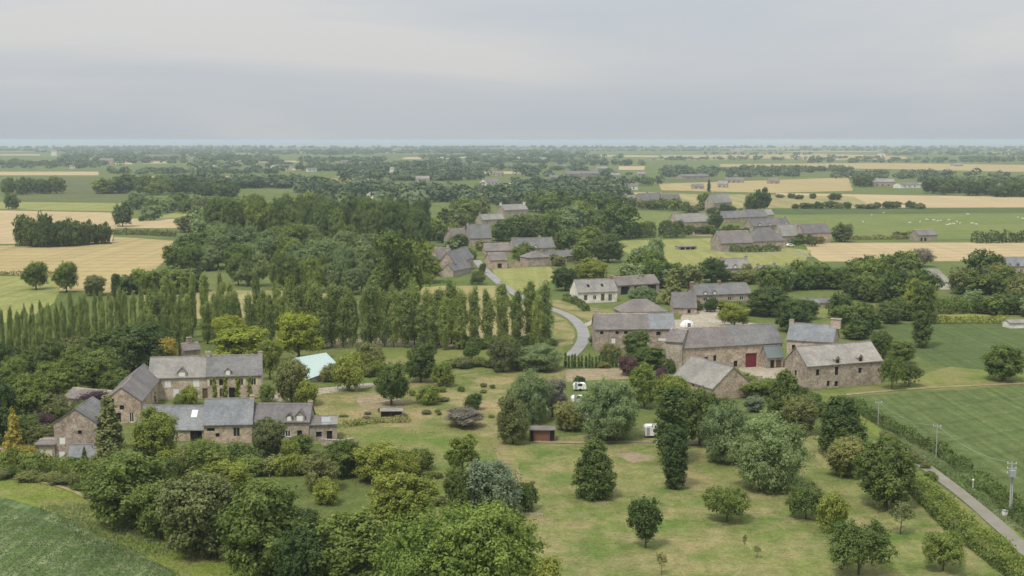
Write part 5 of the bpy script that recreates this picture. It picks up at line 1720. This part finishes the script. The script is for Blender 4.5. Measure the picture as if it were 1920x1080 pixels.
stand([778, 803, 822, 847, 866, 889, 915, 943, 968, 995, 1022], 646, (98, 116), (23, 30), PL + ', right part', PG, 21, -0.01)
stand([790, 812, 835, 858, 1008], 655, (84, 100), (22, 28), PL + ', right part', PG, 22)
stand([548, 566, 588, 604, 622, 645, 661, 684, 698, 722, 738, 760], 652, (98, 128), (20, 32), PL + ', middle part', PG, 23)
stand([522, 540, 575, 596, 634, 652, 690, 712, 748, 770], 632, (88, 114), (16, 24), PL + ', middle part', PG, 24)
stand([283, 300, 318, 334, 352, 388, 404, 428, 446, 468, 492, 508, 530], 645, (80, 100), (17, 23), PL + ', left part', PG, 25)
stand([292, 310, 326, 343, 362, 385, 412, 436, 482, 519], 618, (78, 96), (14, 19), PL + ', left part', PG, 26)
stand([361, 386, 482, 416], 632, (112, 122), (15, 18), PL + ', left part', PG, 27)
PG2, PL2 = 'young poplars of the left plantation', 'slender young poplar in the close-set plantation at the left'
for k in range(5):
    xs = [-24 + 14.5 * i + TR.uniform(-3, 3) for i in range(25 - k)]
    stand(xs, 704 - k * 12, (58, 86), (8, 12.5), PL2, PG2, 30 + k, -0.15, 4)
T('column', 218, 565, 512, 16, 'pair of narrow poplars standing alone left of the wood')
T('broad', 68, 543, 490, 42, 'left of two lone round trees by the wheat field')
T('broad', 125, 548, 490, 42, 'right of two lone round trees by the wheat field')
T('olive', 178, 554, 515, 42, 'pale rounded bush between the lone trees and the wood')
# tall uneven tree in front of the wood
T('open', 748, 600, 427, 98, 'tallest uneven tree rising above the poplar belt')
T('open', 785, 560, 455, 70, 'ragged tree right behind the tallest uneven one')
T('broad', 795, 530, 478, 66, 'dark green tree left of the village house')
# columnar on the right
T('column', 1728, 652, 528, 40, 'tall dark columnar tree at the edge of the deep green field')
T('yellowgreen', 1722, 600, 525, 60, 'yellowish tree behind the tall columnar tree')
T('broad', 1880, 714, 648, 74, 'bushy green tree on the strip between two fields')
T('fruit', 1672, 730, 668, 44, 'small green tree at the right end of the pale roofed barn')
T('fruitdark', 1704, 724, 684, 46, 'low dark tree next to the barn end')
T('dark', 1655, 672, 620, 40, 'dark tree behind the pale barn roof')
T('broad', 1690, 682, 640, 50, 'green tree behind the pale barn')
T('yellowgreen', 1376, 613, 568, 58, 'yellow green tree in the yard behind the long barn')
T('dark', 1443, 592, 540, 76, 'dark round tree right of the house row')
T('dark', 1486, 622, 565, 64, 'dark green tree behind the blue roofed house')
T('broad', 1510, 598, 560, 50, 'green tree above the blue roofed house')
T('dark', 1334, 530, 482, 52, 'dark dome shaped tree in the middle gardens')
T('conifergreen', 1262, 570, 505, 46, 'dark pointed tree right of the open shed')
T('greybrown', 1730, 500, 464, 38, 'grey brown tree standing before the pink wheat')
T('dark', 1140, 492, 440, 54, 'dark round tree beside the narrow stone house')
T('yellowgreen', 1106, 535, 486, 66, 'yellow green tree behind the white house')
T('dark', 1060, 545, 500, 48, 'dark green bush left of the white house')
T('willow', 1206, 570, 535, 50, 'pale bush between the white house and its shed')
T('gold', 1668, 606, 580, 24, 'small golden shrub in the right gardens')
T('bushdark', 905, 512, 494, 14, 'dark bush at the road edge')
T('bushdark', 896, 533, 508, 26, 'round bush at the left of the road')
T('dark', 858, 476, 440, 40, 'dark tree beside the brown gabled roof')

# ---------------- groups of trees, mid distance
def grp(sps, pts, n, h, w, label, group, seed, jx=12, jy=6, jt=5):
    rows(sps, pts, n, h, w, label, group, seed, jx, jy, jt)


W1 = ['fbroad', 'fdark', 'fbroad', 'folive']
W2 = ['fwillow', 'fbroad', 'folive', 'fwillow']
LW, GW = 'tree of the large wood left of the village', 'trees of the large wood'
grp(['fbroad', 'broad', 'dark'], [(400, 428), (600, 424), (800, 428)], 26, (50, 62), (28, 40), LW + ', dark rear rank', GW, 51, 8, 3)
grp(['broad', 'dark', 'broad'], [(392, 452), (560, 452), (800, 462)], 26, (62, 80), (28, 42), LW + ', dark rear rank', GW, 50, 8, 4)
grp(['broad', 'pale'], [(385, 474), (500, 476), (600, 486), (700, 488)], 13, (46, 62), (42, 58), LW + ', middle rank', GW, 52)
grp(['pale', 'willow', 'broad', 'pale'], [(345, 505), (480, 505), (600, 512), (720, 515)], 20, (44, 66), (34, 50), LW + ', pale front rank', GW, 53, 10, 5, 6)
grp(['pale', 'broad', 'pale'], [(430, 538), (560, 545), (700, 550), (740, 550)], 18, (50, 72), (28, 44), LW + ', pale front rank', GW, 54, 10, 5, 7)
grp(['fdark', 'fbroad'], [(235, 548), (330, 548), (380, 545)], 9, (32, 52), (36, 50), 'dark tree at the left foot of the large wood', 'trees at the left foot of the wood', 55, 9, 4)
grp(['fdark', 'fbroad'], [(315, 505), (350, 490), (390, 470)], 6, (38, 48), (40, 52), 'dark tree at the left foot of the large wood', 'trees at the left foot of the wood', 56)
grp(['fwillow', 'folive'], [(360, 430), (380, 450), (390, 410)], 6, (34, 44), (38, 50), 'rounded tree on the left flank of the large wood', 'trees on the flank of the wood', 57)
grp(['fdark'], [(40, 462), (90, 463), (140, 460)], 9, (50, 72), (24, 34), 'dark tree of the isolated copse in the wheat', 'trees of the dark copse', 58, 5, 2, 5)
grp(['fdark'], [(120, 461), (165, 459), (202, 455)], 6, (34, 48), (24, 32), 'dark tree of the isolated copse in the wheat', 'trees of the dark copse', 59, 4, 2, 4)
T('fdark', 230, 425, 376, 36, 'dark tree at the edge of the upper wheat field')
T('fdark', 23, 392, 362, 26, 'lone dark tree left of the green strip')
T('fwillow', 283, 413, 384, 36, 'pale round tree beside the small green field')
T('fdark', 266, 415, 404, 12, 'small dark bush by the pale round tree')
grp(['fdark', 'fbroad'], [(190, 363), (260, 362), (330, 362), (440, 372)], 16, (24, 34), (30, 44), 'hazy dark tree in the hedges beyond the wheat on the left', 'hedgerow trees on the far left', 60, 8, 4)
grp(['fbroad', 'fwillow', 'fdark'], [(250, 392), (330, 396), (420, 398)], 13, (22, 34), (28, 40), 'hazy dark tree in the hedges beyond the wheat on the left', 'hedgerow trees on the far left', 61, 8, 4)
grp(['fdark', 'fbroad'], [(0, 365), (70, 363), (115, 362)], 8, (24, 34), (22, 34), 'hazy dark tree in the hedges beyond the wheat on the left', 'hedgerow trees on the far left', 62, 8, 2)
# around the village
LV, GV = 'leafy tree among the roofs of the roadside village', 'trees of the roadside village'
grp(['fbroad', 'fdark', 'folive'], [(810, 455), (870, 440), (850, 425), (900, 400)], 12, (28, 44), (34, 48), LV, GV, 63)
grp(['fbroad', 'fdark'], [(935, 450), (980, 446), (1040, 444)], 9, (34, 50), (36, 50), LV, GV, 64)
grp(['fdark', 'fdark', 'fbroad'], [(1000, 400), (1080, 402), (1150, 400)], 11, (34, 44), (40, 52), 'dark crown of the wood behind the village', 'dark wood behind the village', 65)
grp(['fbroad', 'fwillow'], [(1060, 445), (1090, 430), (1150, 440)], 7, (34, 52), (40, 60), LV, GV, 66)
T('fbroad', 1160, 448, 376, 62, 'tall round green tree above the middle of the village')
grp(['fbroad', 'fdark'], [(1060, 470), (1110, 465), (1080, 500)], 6, (30, 44), (36, 50), LV, GV, 67)
T('fwillow', 850, 476, 444, 42, 'pale round tree behind the brown village roof')
grp(['fwillow', 'fbroad', 'folive'], [(1170, 535), (1215, 545), (1190, 510), (1240, 540), (1290, 545)], 11, (36, 54), (38, 52), 'garden tree behind the open shed', 'garden trees behind the open shed', 68)
T('fwillow', 1230, 500, 442, 30, 'pointed pale green tree at the meadow edge')
T('fdark', 1341, 432, 394, 26, 'dark round tree between the village roofs')
T('fdark', 1428, 396, 350, 32, 'tall dark tree pair behind the right-hand village')
T('fdark', 1408, 395, 362, 26, 'dark tree left of the tall pair behind the village')
T('fbroad', 1322, 392, 362, 30, 'green tree left of the church-like house')
T('fdark', 1219, 392, 376, 26, 'dark bush before the far grey terrace')
T('fpoplar', 1329, 360, 336, 8, 'slim dark poplar behind the right-hand village')
T('fdark', 1565, 375, 362, 26, 'dark low bush alone in the dry far field')
grp(['fdark', 'folive'], [(1450, 374), (1530, 372)], 4, (6, 12), (12, 18), 'little dark bush scattered on the dry far field', 'bushes on the dry field', 69, 6, 3, 1)
grp(['fdark', 'folive'], [(1475, 392), (1600, 391), (1735, 391)], 14, (8, 15), (14, 24), 'small dark hedge tree above the cow pasture', 'hedge trees above the pasture', 70, 8, 1, 2)
T('folive', 1578, 453, 418, 38, 'low green tree at the right end of the village')
grp(['fdark', 'fbroad'], [(1475, 456), (1500, 457), (1535, 457)], 4, (12, 20), (12, 18), 'round garden shrub before the village houses', 'shrubs at the village front', 71, 3, 1, 2)
grp(['fbroad', 'folive'], [(1680, 447), (1710, 448)], 4, (10, 15), (16, 22), 'small tree left of the ruined hut', 'small trees by the ruined hut', 72, 3, 1, 1)
LG, GG = 'leafy garden tree in the green belt right of the farm', 'garden trees on the right'
grp(['fbroad', 'fdark', 'fwillow', 'fbroad'], [(1440, 545), (1500, 540), (1560, 535), (1600, 545)], 14, (34, 52), (36, 54), LG, GG, 73)
grp(['fbroad', 'fdark', 'fbroad'], [(1590, 560), (1640, 565), (1700, 560), (1740, 565)], 13, (40, 60), (42, 60), LG, GG, 74)
grp(['fbroad', 'fdark'], [(1610, 535), (1660, 540), (1700, 535)], 7, (52, 72), (50, 66), 'large tree of the tall clump before the pink wheat', 'tall clump before the pink wheat', 75)
grp(['fbroad', 'folive'], [(1800, 545), (1850, 550), (1930, 560)], 9, (44, 66), (40, 56), LG, GG, 76)
T('fdark', 1843, 545, 466, 64, 'tall dark tree rising over the pink wheat on the right')
grp(['fwillow', 'fbroad', 'fdark'], [(1790, 585), (1850, 585), (1930, 590)], 9, (28, 42), (34, 46), LG, GG, 77)
grp(['fbroad', 'fdark'], [(1560, 600), (1600, 615), (1640, 610), (1600, 640)], 11, (30, 48), (34, 50), 'bushy tree between the farm and the deep green field', 'trees behind the blue roofed house', 78)
grp(['fbroad', 'fdark', 'folive'], [(1640, 600), (1700, 602), (1740, 606)], 6, (24, 38), (30, 40), 'bushy tree between the farm and the deep green field', 'trees behind the blue roofed house', 79)
grp(['fdark'], [(1745, 362), (1800, 364), (1920, 368)], 15, (22, 34), (24, 36), 'dark tree of the far copse on the right plain', 'far copse on the right', 80, 6, 3)
grp(['fdark'], [(1605, 348), (1625, 350)], 3, (20, 30), (20, 28), 'dark tree left of the far grey farm', 'trees at the far grey farm', 81, 4, 2)
grp(['bush', 'bushdark', 'busholive'], [(1400, 725), (1450, 740), (1510, 760), (1560, 790)], 12, (18, 34), (30, 44), 'garden bush below the stone farm', 'bushes below the farm', 82)
grp(['bush', 'bushdark'], [(1270, 760), (1330, 775), (1390, 780)], 6, (20, 36), (30, 44), 'garden bush below the stone farm', 'bushes below the farm', 83)
grp(['bush', 'bushdark', 'busholive'], [(1120, 690), (1160, 660), (1110, 650)], 6, (14, 26), (20, 30), 'bush at the farmhouse by the road', 'bushes by the farmhouse', 84)
grp(['bush', 'busholive', 'bushyellow'], [(640, 715), (760, 700), (860, 690), (960, 690), (1040, 680)], 15, (12, 26), (22, 38), 'low bush on the grass in front of the poplars', 'bushes before the poplars', 85)
grp(['bushdark', 'bush'], [(850, 655), (960, 652), (1045, 650)], 14, (16, 26), (24, 36), 'low bush at the foot of the last poplars', 'bushes at the poplar feet', 86, 8, 3)
grp(['broad', 'dark', 'olive'], [(0, 715), (90, 700), (200, 720), (240, 745)], 10, (50, 70), (50, 70), 'leafy tree between the plantation and the left hamlet', 'trees above the left hamlet', 87, 14, 8)
grp(['broad', 'olive', 'dark'], [(0, 800), (20, 840), (80, 830)], 4, (40, 60), (40, 60), 'dark tree beside the golden conifer', 'trees round the golden conifer', 88, 12, 6)
grp(['bush', 'busholive'], [(1760, 905), (1700, 850), (1650, 815)], 10, (8, 16), (14, 24), 'scrubby bush on the bank left of the lane', 'bushes beside the lane', 89, 5, 3, 2)


# ------------------------------------------------------------------ far woods and hedges, reading as one mass
def far_mass(name, label, spec, seed, quads=64):
    rng = np.random.default_rng(seed)
    cs, hs, ws = [], [], []
    for (x0, x1, y, h, w, n, jy) in spec:
        px = rng.uniform(x0, x1, n)
        py = y + rng.uniform(-jy, jy, n)
        for a, b in zip(px, py):
            P = at(a, b)
            cs.append((P.x, P.y))
            hs.append(h * rng.uniform(0.5, 1.35))
            ws.append(w * rng.uniform(0.6, 1.5))
    cs, hs, ws = np.array(cs), np.array(hs), np.array(ws)
    n = len(cs)
    idx = np.repeat(np.arange(n), quads)
    d = unit(rng.normal(0, 1, (len(idx), 3)))
    d[:, 2] = np.where(rng.random(len(idx)) < 0.5, np.abs(d[:, 2]), d[:, 2])
    k = rng.uniform(0.6, 1.0, len(idx))
    pos = np.empty((len(idx), 3))
    pos[:, 0] = cs[idx, 0] + d[:, 0] * ws[idx] * 0.5 * k
    pos[:, 1] = cs[idx, 1] + d[:, 1] * ws[idx] * 0.5 * k
    pos[:, 2] = hs[idx] * (0.52 + 0.46 * d[:, 2] * k)
    size = (ws[idx] * 0.12) * rng.uniform(0.7, 1.3, len(idx))
    q = leaf_quads(rng, pos, d + np.array([0, 0, 0.5]), size, 0.8, jitter=0.3)
    t = np.clip(rng.uniform(0.0, 0.8, n)[idx] + rng.normal(0, 0.14, len(idx)), 0, 1)
    o = link(name, np_mesh(name, q, len(idx), LM['far'], t))
    tag(o, label, 'trees', None, 'stuff')
    print(name, len(idx))


rs = random.Random(99)
spec = []
# straw and green fields lying between the hedge lines
y = 279.0
while y < 350:
    for _ in range(3 if y < 300 else 2):
        x0 = rs.uniform(-80, 1900)
        w = rs.uniform(50, 230)
        hh = 1.1 + (y - 276) * 0.07
        field('field', rs.choice(['wheatpale', 'wheat', 'stubble', 'hay', 'farmgreen', 'wheatpale']), [(x0, y), (x0 + w, y + rs.uniform(-.2, .2)), (x0 + w + rs.uniform(-20, 20), y + hh), (x0 + rs.uniform(-20, 20), y + hh)],
              'thin far field between hedges of the plain')
    y += 1.7 + (y - 276) * 0.1
# hedge lines over the whole plain, thick on the left and centre
y = 276.5
while y < 392:
    D = (CAM_H * FPX) / (y - 262)
    for _ in range(4 if y < 350 else 2):
        x0 = rs.uniform(-60, 1050) if y < 350 else rs.uniform(380, 1000)
        x1 = x0 + rs.uniform(60, 300)
        n = int((x1 - x0) * D / FPX / 9.5)
        if 275 < x0 < 560 and 322 < y < 341:
            continue
        if x0 < 260 and 312 < y < 392:
            continue
        spec.append((x0, min(x1, 1230), y, 12, 19, max(4, min(n, 150)), 0.12 + (y - 275) * 0.02))
    if rs.random() < 0.8 and (y < 306 or 325 < y < 332 or 342 < y < 344):
        x0 = rs.uniform(1150, 1750)
        x1 = x0 + rs.uniform(70, 330)
        n = int((x1 - x0) * D / FPX / 12)
        spec.append((x0, x1, y, 10, 13, max(3, min(n, 110)), 0.15))
    y += 2.3 + (y - 275) * 0.07
far_mass('distant_hedgerows', 'hazy hedgerows and trees scattered over the far plain', spec, 5)
spec = [(-30, 70, 283, 12, 14, 90, 0.7), (60, 480, 286, 11, 13, 150, 1.5), (380, 520, 300, 13, 14, 90, 4), (470, 700, 289, 13, 15, 110, 1.2), (560, 720, 303, 12, 14, 80, 2), (560, 760, 320, 12, 14, 70, 1.5), (740, 900, 327, 12, 14, 50, 2), (900, 1140, 304, 10, 13, 90, 1.5),
        (640, 900, 338, 12, 14, 70, 2), (420, 620, 352, 13, 14, 60, 2), (560, 800, 364, 13, 14, 50, 4), (760, 1000, 376, 12, 13, 60, 7), (960, 1240, 347, 10, 12, 60, 2), (1240, 1600, 322, 10, 12, 150, 2.2), (1000, 1340, 283, 9, 14, 120, 1),
        (1560, 1760, 333, 10, 12, 60, 2.5), (1720, 2000, 345, 10, 12, 60, 4), (1500, 1990, 282, 12, 16, 190, 1.5), (1800, 1990, 300, 10, 14, 90, 4), (1240, 1500, 283, 8, 13, 80, 0.8), (0, 190, 312, 9, 12, 80, 4),
        (200, 520, 325, 9, 12, 100, 2), (260, 560, 345, 10, 12, 70, 4), (860, 1060, 385, 11, 12, 40, 8), (1000, 1180, 378, 12, 13, 50, 4), (0, 960, 278, 17, 26, 170, 0.7), (960, 1960, 277.5, 15, 28, 170, 0.6), (1240, 1500, 331, 10, 13, 60, 1.2), (1500, 1900, 304, 11, 15, 60, 1.5), (1240, 1560, 300, 10, 15, 50, 1.2), (1640, 1980, 290, 11, 17, 90, 2)]
far_mass('distant_woods', 'blue green woods lying in belts across the far plain', spec, 6)


# ------------------------------------------------------------------ grass tufts and weeds
def tufts(name, label, quad_px, n, size, mat, seed, hscale=1.0, clump=0.0):
    rng = np.random.default_rng(seed)
    P = [at(*p) for p in quad_px]
    a = rng.random(n)
    b = rng.random(n)
    p0, p1, p2, p3 = (np.array(p) for p in P)
    pos = ((1 - a) * (1 - b))[:, None] * p0 + (a * (1 - b))[:, None] * p1 + (a * b)[:, None] * p2 + ((1 - a) * b)[:, None] * p3
    w = np.sin(pos[:, 0] * 0.11 + np.sin(pos[:, 1] * 0.07) * 2) + np.sin(pos[:, 1] * 0.13 + pos[:, 0] * 0.05)
    keep = rng.random(n) < np.clip(0.6 + clump * w, 0.05, 1)
    pos, w = pos[keep], w[keep]
    n = len(pos)
    ang = rng.uniform(0, math.pi, n)
    s = size * rng.uniform(0.5, 1.4, n)
    u = np.stack([np.cos(ang), np.sin(ang), np.zeros(n)], 1) * s[:, None]
    up = np.stack([rng.normal(0, 0.25, n), rng.normal(0, 0.25, n), np.ones(n)], 1) * (s * hscale)[:, None]
    pos[:, 2] = 0.02 + 0.2
    pos0 = pos.copy()
    pos0[:, 2] = 0.03
    q = np.stack([pos0 - u * 0.5, pos0 + u * 0.5, pos0 + u * 0.35 + up, pos0 - u * 0.3 + up], 1).reshape(-1, 3)
    t = np.clip(0.4 + 0.18 * w + rng.normal(0, 0.2, n), 0, 1)
    o = link(name, np_mesh(name, q, n, LM[mat], t))
    tag(o, label, 'grass', None, 'stuff')


tufts('crop_plants', 'rough green crop plants with pale heads in the bottom left corner', [(-60, 922), (335, 1072), (430, 1300), (-60, 1300)], 70000, 0.16, 'cropleaf', 1, 0.6, 0.2)
tufts('crop_plants', 'taller pale weeds near the edge of the left crop', [(60, 950), (190, 945), (340, 1040), (200, 1060)], 4000, 0.22, 'cropleaf', 2, 1.0, 0.3)
tufts('meadow_grass', 'uneven grass tufts over the orchard meadow', [(960, 835), (1560, 835), (1930, 1110), (900, 1140)], 14000, 0.13, 'grass', 3, 0.5, 0.3)
tufts('meadow_grass', 'rough tussocks in the meadow between thicket and shed', [(640, 800), (940, 800), (960, 1080), (480, 1080)], 12000, 0.16, 'cropleaf', 4, 0.6, 0.3)
tufts('meadow_grass', 'dry tussocks on the open ground between the hamlets', [(600, 700), (1060, 690), (940, 800), (600, 790)], 6000, 0.16, 'grass', 5, 0.6, 0.3)
tufts('verge_grass', 'tufts and weeds along the lane', [(1610, 775), (1720, 850), (1960, 1040), (1960, 985)], 9000, 0.25, 'cropleaf', 6, 1.0, 0.2)

tufts('verge_grass', 'dry and green tufts on the bright verge', [(-40, 890), (130, 905), (520, 1090), (330, 1085)], 9000, 0.16, 'grass', 8, 0.6, 0.3)
grp(['fbroad', 'fdark', 'folive'], [(1180, 392), (1280, 396), (1400, 402)], 14, (12, 24), (16, 28), 'small tree among the roofs of the right-hand village', 'trees of the right-hand village', 90, 8, 3, 2)
grp(['fbroad', 'fdark', 'folive'], [(1270, 438), (1340, 440), (1420, 446), (1540, 462)], 16, (12, 24), (16, 28), 'small tree among the roofs of the right-hand village', 'trees of the right-hand village', 91, 8, 4, 2)
grp(['fbroad', 'fdark', 'folive'], [(1060, 500), (960, 486), (1000, 482), (900, 470), (840, 520)], 15, (12, 24), (18, 28), 'small garden tree between the roadside village roofs', 'garden trees of the roadside village', 92, 8, 3, 2)
grp(['broad', 'pale', 'dark', 'olive'], [(1290, 580), (1350, 582), (1410, 590)], 8, (12, 24), (20, 32), 'garden shrub in front of the house row', 'shrubs before the house row', 93, 8, 4, 2)
grp(['broad', 'pale', 'olive'], [(1350, 530), (1420, 530), (1470, 535)], 9, (16, 30), (24, 38), 'garden tree below the pale house with dormers', 'garden trees below the pale house', 94, 8, 4, 2)
# ------------------------------------------------------------------ haze
hz = MB()
hz.box(-61000, 61000, -61000, 61000, -2.0, 58.0)
hm = bpy.data.materials.new('mat_haze')
hm.use_nodes = True
hm.node_tree.nodes.clear()
ho = hm.node_tree.nodes.new('ShaderNodeOutputMaterial')
pv = hm.node_tree.nodes.new('ShaderNodeVolumePrincipled')
pv.inputs['Density'].default_value = HAZE_DENSITY
pv.inputs['Color'].default_value = (0.74, 0.84, 0.96, 1)
pv.inputs['Anisotropy'].default_value = 0.2
hm.node_tree.links.new(pv.outputs[0], ho.inputs['Volume'])
h = hz.build('haze', hm)
h['kind'] = 'stuff'
h['label'] = 'pale even haze over the whole plain'
